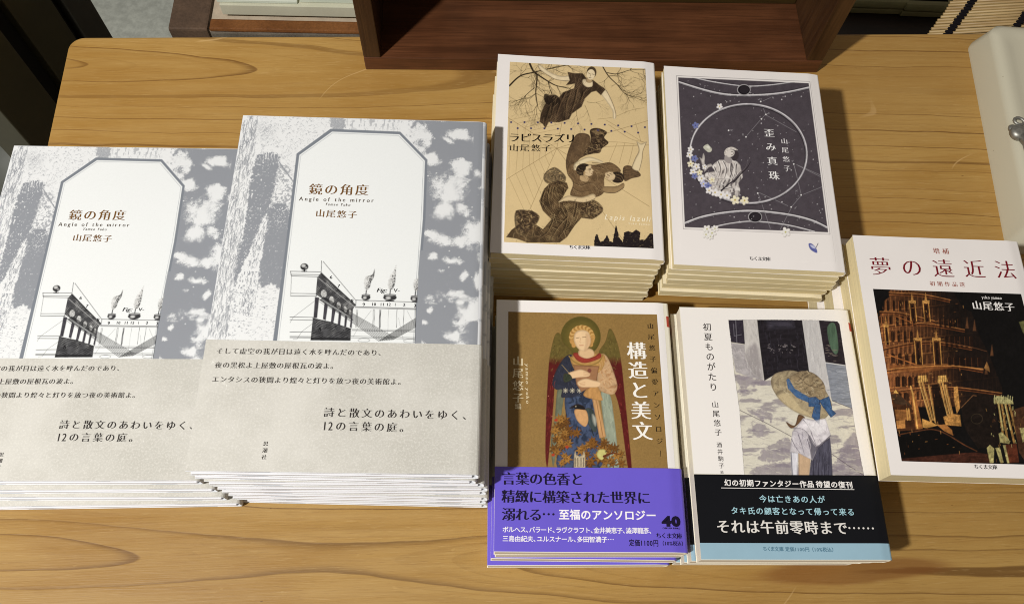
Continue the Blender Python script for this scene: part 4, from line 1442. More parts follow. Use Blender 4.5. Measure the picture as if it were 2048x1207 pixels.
    cv.line([(602, 770), (584, 776), (604, 780)], 1.6, (40, 34, 30))
    cv.ell(626, 766, 5, 5, (150, 140, 120))
    cv.line([(660, 905), (664, 940)], 1.2, (60, 40, 30))
    cv.line([(735, 925), (748, 965)], 2.0, (36, 40, 40))
    cv.poly([(740, 820), (765, 850), (762, 900), (745, 870)], (188, 190, 176), 0.7, 2, sm=True, rim=(2.2, (60, 36, 20), 0.6, (-0.5, -0.5)))
    lc = [(150, 104, 46), (128, 84, 34), (166, 118, 54), (110, 72, 30)]
    for k in range(58):
        if k % 2:
            x, y = cv.rnd.gauss(525, 42), cv.rnd.uniform(840, 1160)
        else:
            x, y = cv.rnd.gauss(780, 75), cv.rnd.uniform(1000, 1170)
        leafstar(cv, x, y, cv.rnd.uniform(30, 46), cv.rnd.choice(lc))
    for x, y in ((490, 860), (565, 1045), (470, 1100)):
        cv.ell(x, y, 12, 10, (166, 62, 34))
    cv.poly([(612, 1195), (614, 1100), (622, 1070), (630, 1100), (652, 1110), (672, 1100), (682, 1070), (690, 1100), (692, 1195)], (186, 170, 140), tex=(0.3, 0.4, 0.4, 4), rim=(2.2, (60, 36, 20), 0.6, (-0.5, -0.5)))
    for x in (622, 640, 662, 680):
        cv.line([(x, 1120), (x, 1180)], 1.6, (64, 54, 46), 0.9)
    cv.poly([(770, 1095), (785, 1065), (820, 1062), (838, 1080), (826, 1110), (805, 1135), (780, 1120)], (196, 188, 116), sm=True, tex=(0.2, 0.3, 0.3, 3), rim=(2.2, (60, 36, 20), 0.6, (-0.5, -0.5)))
    cv.poly([(830, 1070), (842, 1076), (830, 1084)], (60, 40, 30))
    cv.line([(820, 1110), (880, 1085), (940, 1100)], 5.0, (96, 48, 26), 1, 1.0)
    return cv


def art_straw_hat(bk):
    PW = (236, 231, 226)
    cv = Canvas(bk, rect_px(bk, (1454, 638), (1681, 640), (1484, 951), (1731, 953)), 0.00024, PW)
    q = (1340, 600, 3.352)
    cv.z = q
    out = [(390, 133), (700, 131), (1000, 135), (1122, 142), (1136, 160), (1178, 437), (1240, 850), (1300, 1175), (900, 1174), (497, 1172), (466, 740), (432, 500), (410, 290)]
    base = cv.c.copy()
    w, m = cv.mask(cv.P(out), 0.7)
    clip = np.zeros(cv.px.shape)
    n = fbm(cv.px * 0.5, cv.py * 0.5, 3, 2)
    clip[w] = smooth01((m - 0.5) * 2 + (n[w] - 0.5) * 0.9 + 0.5)
    cv.c[:] = lin((212, 206, 190))
    a = fbm(cv.px * 0.03 + 2, cv.py * 0.11, 8, 4)
    b = fbm(cv.px * 0.15, cv.py * 0.4, 18, 3)
    f = smooth01((a - 0.52) * 7)[..., None] * smooth01((cv.py - 735) / 30)[..., None]
    cv.c = cv.c * (1 - 0.75 * f) + lin((132, 122, 132)) * 0.75 * f
    cv.c *= (1 + 0.22 * (b - 0.5))[..., None]
    tx = (0.25, 0.25, 0.06, 5)
    # dappled shade on the street
    for p in ([(445, 500), (640, 540), (600, 570), (520, 580), (440, 560)], [(450, 610), (520, 600), (560, 625), (500, 640)], [(520, 735), (640, 740), (700, 775), (600, 800)], [(540, 830), (640, 850), (680, 890), (580, 920)], [(640, 990), (800, 930), (820, 1040), (700, 1080), (600, 1060)], [(560, 1130), (800, 1080), (900, 1172), (560, 1172)], [(1120, 1060), (1180, 940), (1250, 905), (1300, 1170), (1090, 1172)]):
        cv.poly(p, (136, 126, 136), 0.75, 5, sm=True, tex=tx, ragged=(4, 0.12, 9))
    cv.line([(465, 735), (660, 830), (812, 912)], 1.5, (110, 102, 104), 0.9, tex=tx)
    cv.line([(1085, 1030), (1200, 1110), (1298, 1172)], 1.2, (84, 74, 84), 0.9)
    cv.strokes([(450, 560), (1230, 760), (1290, 1160), (500, 1160)], 260, [(214, 208, 190), (190, 184, 170), (148, 140, 146), (222, 217, 202)], (5, 22), (1.0, 3.0), 8, 14, 0.5)
    # shop front
    cv.poly([(405, 285), (505, 298), (560, 400), (640, 540), (520, 510), (440, 480)], (170, 164, 164), tex=(0.3, 0.08, 0.2, 3))
    cv.poly([(490, 130), (583, 130), (632, 538), (560, 500), (505, 400)], (196, 191, 186), tex=(0.2, 0.2, 0.08, 4))
    cv.poly([(520, 330), (580, 300), (620, 520), (560, 500), (510, 420)], (136, 128, 130), 0.7, 4, sm=True, tex=tx)
    cv.poly([(385, 130), (490, 130), (502, 295), (403, 280)], (48, 42, 52), tex=(0.5, 0.2, 0.2, 7))
    cv.line([(440, 140), (448, 285)], 1.6, (120, 116, 124), 0.7)
    cv.line([(425, 160), (430, 240), (480, 230)], 1.2, (120, 116, 126), 0.7)
    cv.poly([(583, 130), (885, 130), (940, 500), (700, 500), (632, 540), (600, 290)], (33, 29, 34), tex=(0.6, 0.1, 0.3, 8))
    cv.poly([(650, 135), (820, 140), (830, 180), (660, 190)], (70, 66, 78), 0.6, 5, tex=(0.6, 0.1, 0.4, 4))
    for k in range(26):
        x, y = cv.rnd.uniform(650, 830), cv.rnd.uniform(295, 350)
        cv.line([(x, y), (x + cv.rnd.uniform(2, 18), y + cv.rnd.uniform(-6, 6))], 1.0, (130, 122, 124), 0.8)
    cv.poly([(885, 130), (998, 132), (1050, 420), (1090, 665), (1010, 600), (935, 500)], (192, 189, 188), tex=(0.15, 0.3, 0.06, 9))
    cv.line([(1000, 140), (1050, 420), (1085, 665)], 1.3, (90, 84, 92), 0.9)
    cv.poly([(998, 132), (1140, 140), (1180, 437), (1042, 416)], (40, 34, 40), tex=(0.6, 0.1, 0.3, 11))
    cv.poly([(1055, 180), (1105, 160), (1128, 320), (1108, 362), (1070, 300)], (76, 98, 80), sm=True, tex=(0.5, 0.5, 0.05, 4))
    for k in range(18):
        x, y = cv.rnd.uniform(1040, 1110), cv.rnd.uniform(300, 410)
        cv.line([(x, y), (x + cv.rnd.uniform(4, 22), y + cv.rnd.uniform(-3, 4))], 1.0, (132, 120, 110), 0.7)
    cv.poly([(1042, 418), (1180, 438), (1228, 728), (1085, 672)], (134, 138, 148), tex=(0.4, 0.06, 0.3, 13))
    cv.line([(1042, 418), (1180, 438)], 1.6, (206, 204, 204), 1)
    cv.line([(1085, 672), (1228, 728)], 1.4, (84, 80, 88), 0.9)
    cv.strokes([(590, 140), (880, 140), (930, 480), (640, 520)], 70, [(54, 50, 60), (24, 20, 25), (72, 68, 78)], (5, 22), (0.8, 2.2), 84, 12, 0.5)
    cv.strokes([(500, 140), (580, 140), (625, 520), (520, 480)], 60, [(212, 208, 204), (160, 154, 154), (180, 174, 172)], (5, 18), (0.8, 2.4), 80, 14, 0.5)
    cv.strokes([(895, 140), (995, 140), (1045, 420), (1080, 650), (940, 500)], 60, [(214, 211, 208), (168, 164, 164), (184, 180, 178)], (5, 20), (0.8, 2.4), 80, 10, 0.5)
    cv.strokes([(1050, 430), (1170, 446), (1215, 715), (1090, 665)], 60, [(176, 180, 188), (112, 116, 128), (146, 150, 160)], (5, 22), (0.8, 2.6), 8, 10, 0.5)
    cv.strokes([(415, 295), (500, 305), (540, 470), (445, 470)], 50, [(200, 194, 192), (136, 128, 132), (160, 154, 156)], (4, 14), (0.8, 2.4), 60, 30, 0.5)
    # child in a broad straw hat, from behind
    cv.poly([(778, 815), (835, 838), (862, 765), (905, 790), (860, 830), (812, 858)], (106, 78, 54), sm=True, tex=(0.4, 0.4, 0.4, 3), rim=(2.6, (60, 50, 52), 0.6, (-0.7, -0.7)))
    cv.poly([(860, 1010), (942, 1060), (932, 1180), (862, 1180)], (196, 166, 134), tex=(0.15, 0.3, 0.1, 3), rim=(2.6, (60, 50, 52), 0.6, (-0.7, -0.7)))
    cv.poly([(985, 975), (1072, 920), (1082, 1010), (1090, 1180), (932, 1180), (945, 1070)], (78, 76, 90), tex=(0.6, 0.3, 0.04, 15), rim=(2.6, (60, 50, 52), 0.6, (-0.7, -0.7)))
    for x in (965, 1000, 1040, 1068):
        cv.line([(x, 1020), (x - 6, 1180)], 1.6, (40, 38, 52), 0.7)
    cv.poly([(805, 1015), (858, 1020), (852, 1180), (816, 1180)], (208, 206, 212), tex=(0.4, 0.3, 0.06, 17), rim=(2.6, (60, 50, 52), 0.6, (-0.7, -0.7)))
    cv.line([(812, 1020), (820, 1175)], 1.4, (66, 62, 78), 0.8)
    cv.poly([(892, 790), (960, 800), (1040, 785), (1078, 905), (992, 986), (955, 1072), (860, 1022), (802, 1012), (820, 880)], (214, 208, 212), sm=False, tex=(0.35, 0.12, 0.12, 19), rim=(2.6, (60, 50, 52), 0.6, (-0.7, -0.7)))
    cv.poly([(840, 870), (920, 900), (950, 1000), (900, 1040), (850, 980)], (156, 148, 158), 0.4, 5, sm=True, tex=tx, rim=(2.6, (60, 50, 52), 0.6, (-0.7, -0.7)))
    cv.poly([(930, 900), (985, 980), (1075, 905), (990, 1000), (955, 1070), (940, 1000)], (70, 66, 80), 0.85, 2, sm=True, rim=(2.6, (60, 50, 52), 0.6, (-0.7, -0.7)))
    cv.line([(826, 860), (900, 870), (985, 985)], 1.2, (92, 86, 98), 0.8, sm=True)
    brim = [(676, 545), (690, 505), (740, 480), (845, 476), (1000, 560), (1062, 640), (1085, 720), (1040, 790), (985, 795), (915, 778), (830, 740), (740, 670), (690, 600)]
    cv.poly(brim, (166, 150, 120), sm=True, tex=(0.45, 0.08, 0.12, 23), rim=(2.6, (60, 50, 52), 0.6, (-0.7, -0.7)))
    cv.engrave(brim, (104, 90, 74), 30, 0.5, 0.5, 25, bias=-0.2)
    cv.poly([(720, 640), (800, 620), (880, 720), (1000, 780), (900, 770), (800, 720)], (196, 178, 140), 0.8, 3, sm=True, tex=(0.2, 0.2, 0.2, 3), rim=(2.6, (60, 50, 52), 0.6, (-0.7, -0.7)))
    crown = [(782, 535), (840, 490), (890, 474), (960, 488), (1020, 540), (1042, 600), (1025, 665), (960, 690), (880, 650), (820, 600)]
    cv.poly(crown, (150, 131, 102), sm=True, tex=(0.45, 0.1, 0.1, 27), rim=(2.6, (60, 50, 52), 0.6, (-0.7, -0.7)))
    cv.engrave(crown, (84, 70, 56), 50, 0.6, 0.6, 29, bias=-0.1)
    cv.line([(860, 510), (930, 570), (1030, 590)], 1.2, (82, 68, 54), 0.9, sm=True)
    cv.poly([(780, 530), (797, 524), (832, 590), (950, 662), (944, 692), (850, 652), (790, 592)], (66, 98, 138), sm=False, tex=(0.35, 0.2, 0.2, 5), rim=(2.6, (60, 50, 52), 0.6, (-0.7, -0.7)))
    for p in ([(928, 652), (975, 648), (1003, 670), (990, 712), (930, 712)], [(1000, 672), (1066, 644), (1085, 725), (1030, 722)], [(975, 690), (1010, 700), (1000, 830), (950, 780)], [(1010, 690), (1050, 700), (1112, 758), (1078, 785), (1050, 745)]):
        cv.poly(p, (62, 90, 126), tex=(0.45, 0.2, 0.2, 6), rim=(2.6, (60, 50, 52), 0.6, (-0.7, -0.7)))
        cv.line(p + p[:1], 0.8, (30, 50, 82), 0.7)
    cv.line([(1000, 670), (1003, 720)], 2.4, (34, 56, 90), 1)
    cv.strokes(brim, 90, [(196, 180, 146), (122, 106, 84), (214, 200, 168), (146, 130, 102)], (4, 14), (0.7, 2.0), 40, 35, 0.55)
    cv.strokes(crown, 90, [(184, 166, 130), (104, 88, 68), (132, 114, 88), (206, 190, 156)], (4, 13), (0.7, 2.0), 30, 40, 0.55)
    cv.poly([(780, 530), (797, 524), (832, 590), (950, 662), (944, 692), (850, 652), (790, 592)], (66, 98, 138), 0.7, tex=(0.35, 0.2, 0.2, 5))
    cv.strokes([(830, 860), (900, 800), (1040, 800), (1070, 900), (980, 980), (900, 1010), (820, 1000)], 80, [(226, 220, 222), (160, 150, 160), (206, 198, 202), (126, 118, 132)], (4, 14), (0.8, 2.4), 70, 40, 0.6)
    cv.strokes([(960, 1010), (1070, 940), (1085, 1170), (940, 1170)], 50, [(110, 108, 124), (46, 44, 56), (88, 86, 100)], (6, 20), (0.7, 1.8), 92, 10, 0.6)
    for p in ([(928, 652), (975, 648), (1003, 670), (990, 712), (930, 712)], [(1000, 672), (1066, 644), (1085, 725), (1030, 722)], [(975, 690), (1010, 700), (1000, 830), (950, 780)], [(1010, 690), (1050, 700), (1112, 758), (1078, 785), (1050, 745)]):
        cv.poly(p, (60, 90, 130), 0.8, tex=(0.45, 0.2, 0.2, 6))
        cv.strokes(p, 10, [(92, 122, 160), (38, 60, 92)], (3, 9), (0.7, 1.6), 70, 30, 0.6)
        cv.line(p + p[:1], 0.8, (34, 52, 82), 0.7)
    for p in ([(892, 800), (930, 850), (985, 985)], [(985, 985), (1030, 945), (1078, 905)], [(815, 930), (840, 980), (870, 1020)], [(860, 900), (880, 960), (900, 1030)], [(920, 930), (940, 1000), (950, 1065)]):
        cv.line(p, 1.7, (86, 80, 94), 0.8, 0.7, sm=True)
    cv.poly([(905, 800), (960, 812), (1030, 796), (1050, 850), (985, 900), (930, 860)], (232, 228, 230), 0.6, 2, sm=True, tex=(0.3, 0.3, 0.3, 4))
    # painted edge of the picture
    cv.line(out + out[:1], 1.1, (60, 54, 58), 0.75, tex=(0.6, 0.4, 0.4, 3))
    g = vn(cv.px * 0.9, cv.py * 0.9, 33)
    cv.c *= (1 + 0.10 * (g - 0.5))[..., None]
    cv.c = base * (1 - clip[..., None]) + np.clip(cv.c, 0, 1) * clip[..., None]
    return cv


def art_night_tower(bk):
    y0 = rect_px(bk, (1746.5, 581.5), (2045, 588), (1803.5, 921.5), (2046, 925.5))
    cv = Canvas(bk, (y0[0], min(bk.w / 2 - 0.004, y0[0] + 0.0905), y0[2], y0[3]), 0.00026, (12, 10, 10))
    e1, e2 = (1680, 460, 4.024), (1680, 720, 4.024)
    tx = (0.5, 0.12, 0.2, 5)
    # tapering round tower, lit from the left
    cv.z = e1
    tower = [(400, 470), (900, 480), (985, 620), (1060, 660), (1120, 850), (1200, 1000), (1300, 1260), (1330, 1420), (380, 1420), (340, 900), (310, 700), (355, 650), (355, 570), (395, 540)]
    w, m = cv.mask(cv.P(tower), 1.0)
    x, y = cv.px[w], cv.py[w]
    edge = 1752 + (y - 580) * 0.18
    t = np.clip((x - edge) / 175, 0, 1)
    k = np.clip(1.0 - t * 1.15, 0.05, 1) ** 1.5 * np.clip(0.5 + (y - 580) / 300, 0.5, 1.15)
    n = fbm(x * 0.12, y * 0.2, 7, 4)
    col = lin((126, 76, 42))[None, None] * (k * (0.55 + 0.9 * n))[..., None] + lin((20, 14, 12))
    cv.c[w] = cv.c[w] * (1 - m[..., None]) + col * m[..., None]

    def curve(pts, wd, col, a=1.0):
        cv.line(pts, wd, col, a, sm=True, tex=(0.5, 0.2, 0.2, 9))

    # ranks of pilasters and broken masonry
    Yb = y + 0.10 * (x - 1750)
    tier = np.floor((Yb - 560) / 31.0).astype(int)
    tv = (Yb - 560) / 31.0 - tier
    per = 7.0 + (tier % 3) * 2.0
    pil = np.abs(((x - 1740 + tier * 3.7) / per) % 1.0 - 0.5) * 2
    rv = vn(np.floor((x - 1740 + tier * 3.7) / per) * 1.7, tier * 2.3, 71)
    lit = m * np.clip(k * 1.5, 0, 1) * smooth01((tv - 0.12) / 0.1)
    cv.blend(w, lit * smooth01((pil - 0.72) / 0.12) * (0.25 + 0.6 * rv), (164, 106, 58))
    cv.blend(w, lit * smooth01((0.45 - pil) / 0.15) * smooth01((tv - 0.3) / 0.15) * (0.3 + 0.6 * rv), (34, 18, 11))
    cv.blend(w, m * np.clip(k * 1.3, 0, 1) * smooth01((0.10 - tv) / 0.05) * 0.6, (196, 130, 72))
    # storeys: cornice, arches between cornices
    lev = [(500, 520, 395, 880, 0), (655, 690, 320, 760, 20), (775, 760, 330, 1000, 30), (955, 905, 345, 1060, 40), (1125, 1085, 380, 1150, 30), (1300, 1270, 390, 1300, 30)]
    for i, (ya, yb, xa, xb, bow) in enumerate(lev):
        p = [(xa, ya), (xa + (xb - xa) * 0.3, (ya * 0.55 + yb * 0.45) - bow * 0.6), (xa + (xb - xa) * 0.6, yb - bow * 0.2), (xb, yb + 40)]
        curve([(a, b + 9) for a, b in p], 2.6, (58, 30, 16), 0.8)
        curve(p, 1.6, (172, 112, 62), 0.7)
        curve([(a, b + 20) for a, b in p], 1.0, (150, 84, 40), 0.6)
    for (yt, yb, xa, xb, n_, wd) in ((560, 650, 360, 560, 4, 20), (690, 770, 440, 620, 4, 22), (690, 750, 330, 420, 3, 12), (805, 900, 350, 600, 5, 24), (985, 1070, 400, 620, 4, 32), (1070, 1100, 440, 560, 2, 28), (1170, 1260, 440, 640, 4, 34), (1300, 1400, 450, 620, 3, 40), (840, 940, 840, 1080, 6, 22), (1010, 1090, 860, 1150, 6, 26), (700, 780, 790, 980, 5, 18)):
        for k_ in range(n_):
            x = xa + (xb - xa) * (k_ + 0.5) / n_
            s = 0.06 * (x - 300) / 8
            cv.poly([(x - wd / 2, yb + s), (x - wd / 2 - 3, yt + 14 + s), (x - 3, yt + s), (x + wd / 2 - 3, yt + 14 + s), (x + wd / 2, yb + s)], (30, 16, 10), 0.9, 0.7)
            cv.line([(x - wd / 2 - 4, yb + s), (x - wd / 2 - 7, yt + 12 + s)], 1.0, (178, 106, 54), 0.6 if x < 700 else 0.15)
    # columned bays with small spires
    gd = (212, 164, 88)
    for (xa, yt, yb, dx) in ((580, 590, 730, 22), (690, 590, 735, 22), (370, 780, 920, 14), (625, 890, 1085, 26), (775, 890, 1085, 28)):
        cv.poly([(xa - dx, yt), (xa + dx, yt), (xa + dx + 14, yb), (xa - dx + 14, yb)], (66, 37, 20), tex=tx)
        cv.poly([(xa - dx * 0.4, yt + 14), (xa + dx * 0.4, yt + 14), (xa + dx * 0.4 + 12, yb), (xa - dx * 0.4 + 12, yb)], (26, 14, 9), 0.9)
        for s in (-1, 1):
            cv.line([(xa + s * dx, yt), (xa + s * dx + 14, yb)], 1.7, (196, 142, 74), 0.9, tex=(0.9, 0.5, 0.1, 4))
        cv.poly([(xa - dx - 8, yt), (xa + dx + 8, yt), (xa + dx + 6, yt - 24), (xa - dx - 6, yt - 24)], (190, 138, 74), 0.95, tex=(1.0, 0.5, 0.5, 5))
        cv.poly([(xa - 10, yt - 24), (xa + 10, yt - 24), (xa - 4, yt - 90)], (178, 126, 66), 0.9)
    cv.line([(380, 1000), (620, 1085), (640, 1090)], 2.2, (170, 104, 54), 0.85, tex=tx)
    cv.line([(440, 690), (570, 740)], 1.6, (150, 90, 46), 0.8)
    for x, yy in ((1020, 740), (1080, 760), (1220, 960), (1175, 1110)):
        cv.poly([(x - 12, yy + 50), (x + 14, yy + 50), (x + 2, yy - 40)], (96, 62, 38), 0.8, 1)
    cv.line([(860, 905), (1050, 940), (1180, 975)], 1.3, (104, 66, 42), 0.8, sm=True)
    # lower town
    cv.z = e2
    cv.poly([(410, 270), (470, 270), (600, 380), (640, 560), (460, 570), (430, 400)], (70, 40, 22), tex=tx)
    cv.poly([(410, 275), (470, 272), (580, 372), (440, 350)], (62, 44, 30), tex=tx)
    cv.poly([(430, 262), (446, 235), (470, 268)], (226, 178, 96))
    cv.poly([(440, 395), (560, 400), (575, 480), (455, 480)], (150, 98, 52), tex=tx)
    cv.poly([(452, 485), (522, 480), (525, 545), (460, 550)], (190, 130, 70), tex=tx)
    for x in (535, 552):
        cv.line([(x, 390), (x + 10, 480)], 2.6, (206, 152, 82), 0.9)
    cv.poly([(565, 260), (600, 255), (665, 550), (610, 556)], (150, 94, 48), tex=tx)
    cv.line([(568, 210), (585, 270), (600, 380), (622, 545)], 3.0, (220, 168, 92), 0.9, tex=tx)
    for xa, xb, yt, yb in ((640, 735, 175, 500), (665, 750, 180, 480), (800, 870, 175, 450), (825, 885, 175, 430), (715, 770, 200, 500), (850, 905, 200, 440)):
        cv.line([(xa, yt), (xb, yb)], 3.6, (168, 120, 62), 0.9, tex=(0.9, 0.5, 0.08, 4))
        cv.line([(xa - 6, yt), (xb - 6, yb)], 1.2, (216, 176, 108), 0.8)
    cv.poly([(736, 200), (800, 190), (850, 440), (820, 520), (770, 500)], (22, 13, 9), 0.95)
    for xa in (655, 815):
        cv.poly([(xa - 30, 178), (xa + 50, 172), (xa + 40, 120), (xa - 28, 125)], (214, 166, 92), tex=(0.8, 0.4, 0.4, 3))
        for k in range(5):
            cv.line([(xa - 26 + k * 17, 172), (xa - 28 + k * 17, 108)], 1.2, (70, 40, 20), 0.8)
    cv.poly([(395, 40), (860, 35), (900, 60), (640, 105), (420, 80)], (128, 76, 38), 0.7, 1.5, tex=tx)
    cv.line([(400, 75), (520, 60), (860, 45), (1150, 70)], 1.8, (196, 134, 72), 0.8, sm=True)
    cv.poly([(660, 470), (740, 500), (770, 515), (800, 520), (700, 545), (665, 540)], (190, 140, 74), tex=tx)
    cv.poly([(780, 520), (850, 515), (900, 560), (910, 605), (840, 570)], (164, 108, 56), tex=tx)
    for p in ([(915, 215), (945, 210), (965, 385), (940, 430), (920, 330)], [(830, 455), (900, 430), (965, 440), (975, 530), (850, 520)]):
        cv.poly(p, (176, 126, 66), tex=(0.7, 0.3, 0.3, 4))
    cv.poly([(975, 380), (1070, 280), (1240, 300), (1250, 350), (1290, 690), (1110, 710), (1010, 560), (985, 470)], (26, 18, 14), 0.95, tex=tx)
    cv.line([(975, 380), (1070, 282), (1095, 286)], 1.6, (110, 74, 46), 0.9)
    cv.ell(1100, 470, 46, 40, (58, 48, 34), ring=1.0)
    cv.poly([(560, 610), (700, 565), (790, 575), (1010, 735), (760, 780), (520, 770), (478, 640)], (9, 7, 6), sm=True)
    cv.line([(460, 600), (620, 570), (740, 555), (850, 590), (1000, 680), (1100, 730)], 2.2, (96, 56, 32), 0.8, sm=True, tex=tx)
    cv.poly([(500, 790), (1000, 745), (1100, 740), (1220, 760), (1225, 830), (503, 815)], (62, 32, 22), tex=(0.7, 0.1, 0.3, 6))
    for xa, xb in ((1275, 1320), (1300, 1350), (1330, 1400), (1360, 1440)):
        cv.line([(xa, 350), (xb, 660)], 4.0, (150, 112, 60), 0.85, tex=tx)
    for xa, xb in ((1275, 1310), (1325, 1372)):
        cv.line([(xa, 350), (xb, 560)], 2.2, (176, 166, 108), 0.9)
    cv.poly([(1240, 350), (1235, 305), (1275, 285), (1340, 300), (1390, 330), (1395, 352)], (156, 148, 98), sm=False, tex=(0.9, 0.4, 0.4, 8))
    for k in range(9):
        xx = 1240 + k * 18
        cv.line([(xx, 335), (xx + 4, 282 + (k % 3) * 6)], 1.6, (190, 182, 128), 0.9)
    cv.poly([(1385, 400), (1481, 370), (1481, 800), (1440, 740)], (70, 44, 28), tex=tx)
    cv.poly([(1330, 680), (1420, 668), (1440, 820), (1350, 825)], (84, 40, 24), tex=tx)
    for p in ([(1180, 705), (1205, 680), (1240, 710), (1235, 825), (1205, 825)], [(1250, 705), (1285, 700), (1315, 820), (1290, 825)], [(1275, 590), (1300, 575), (1370, 650), (1360, 672), (1290, 660)], [(1445, 545), (1490, 540), (1490, 640), (1470, 660)], [(1310, 680), (1330, 680), (1362, 825), (1345, 825)]):
        cv.poly(p, (154, 144, 94), tex=(0.8, 0.3, 0.3, 4))
    cv.poly([(1160, 60), (1180, 10), (1200, 60), (1205, 95), (1165, 70)], (150, 106, 60), tex=tx)
    cv.z = e1
    cv.poly([(1440, 740), (1475, 730), (1500, 740), (1500, 860), (1470, 820)], (110, 108, 66), 0.8, 1, tex=tx)
    cv.z = (0, 0, 1)
    for k in range(520):
        xx, yy = cv.rnd.uniform(1752, 1930), cv.rnd.uniform(600, 905)
        if xx < 1745 + (yy - 580) * 0.17:
            continue
        f_ = max(0.0, 1 - (xx - 1760) / 190.0)
        if cv.rnd.random() > 0.25 + 0.75 * f_:
            continue
        c_ = cv.rnd.choice(((206, 150, 84), (170, 104, 54), (40, 22, 13), (22, 14, 10), (120, 70, 36)))
        L_ = cv.rnd.uniform(1.5, 6)
        if cv.rnd.random() < 0.6:
            cv.line([(xx, yy), (xx + L_ * 0.15, yy + L_)], cv.rnd.uniform(0.6, 1.4), c_, 0.5)
        else:
            cv.line([(xx, yy), (xx + L_, yy - L_ * 0.1)], cv.rnd.uniform(0.6, 1.2), c_, 0.5)
    for k in range(90):
        xx, yy = cv.rnd.gauss(2010, 16), cv.rnd.uniform(795, 920)
        cv.line([(xx, yy), (xx + cv.rnd.uniform(-1, 2), yy + cv.rnd.uniform(2, 7))], cv.rnd.uniform(0.7, 1.6), cv.rnd.choice(((206, 196, 130), (150, 112, 60), (28, 18, 12), (96, 60, 34))), 0.6)
    g = vn(cv.px * 0.9, cv.py * 0.9, 33)
    br = fbm(cv.px * 0.25, cv.py * 0.16, 34, 4)
    wash = fbm(cv.px * 0.05, cv.py * 0.05, 35, 3)
    cv.c *= ((1 + 0.25 * (g - 0.5)) * (0.55 + 0.9 * br) * (0.6 + 0.8 * wash))[..., None]
    return cv


GREY = (140, 143, 149)
WHT = (222, 223, 223)


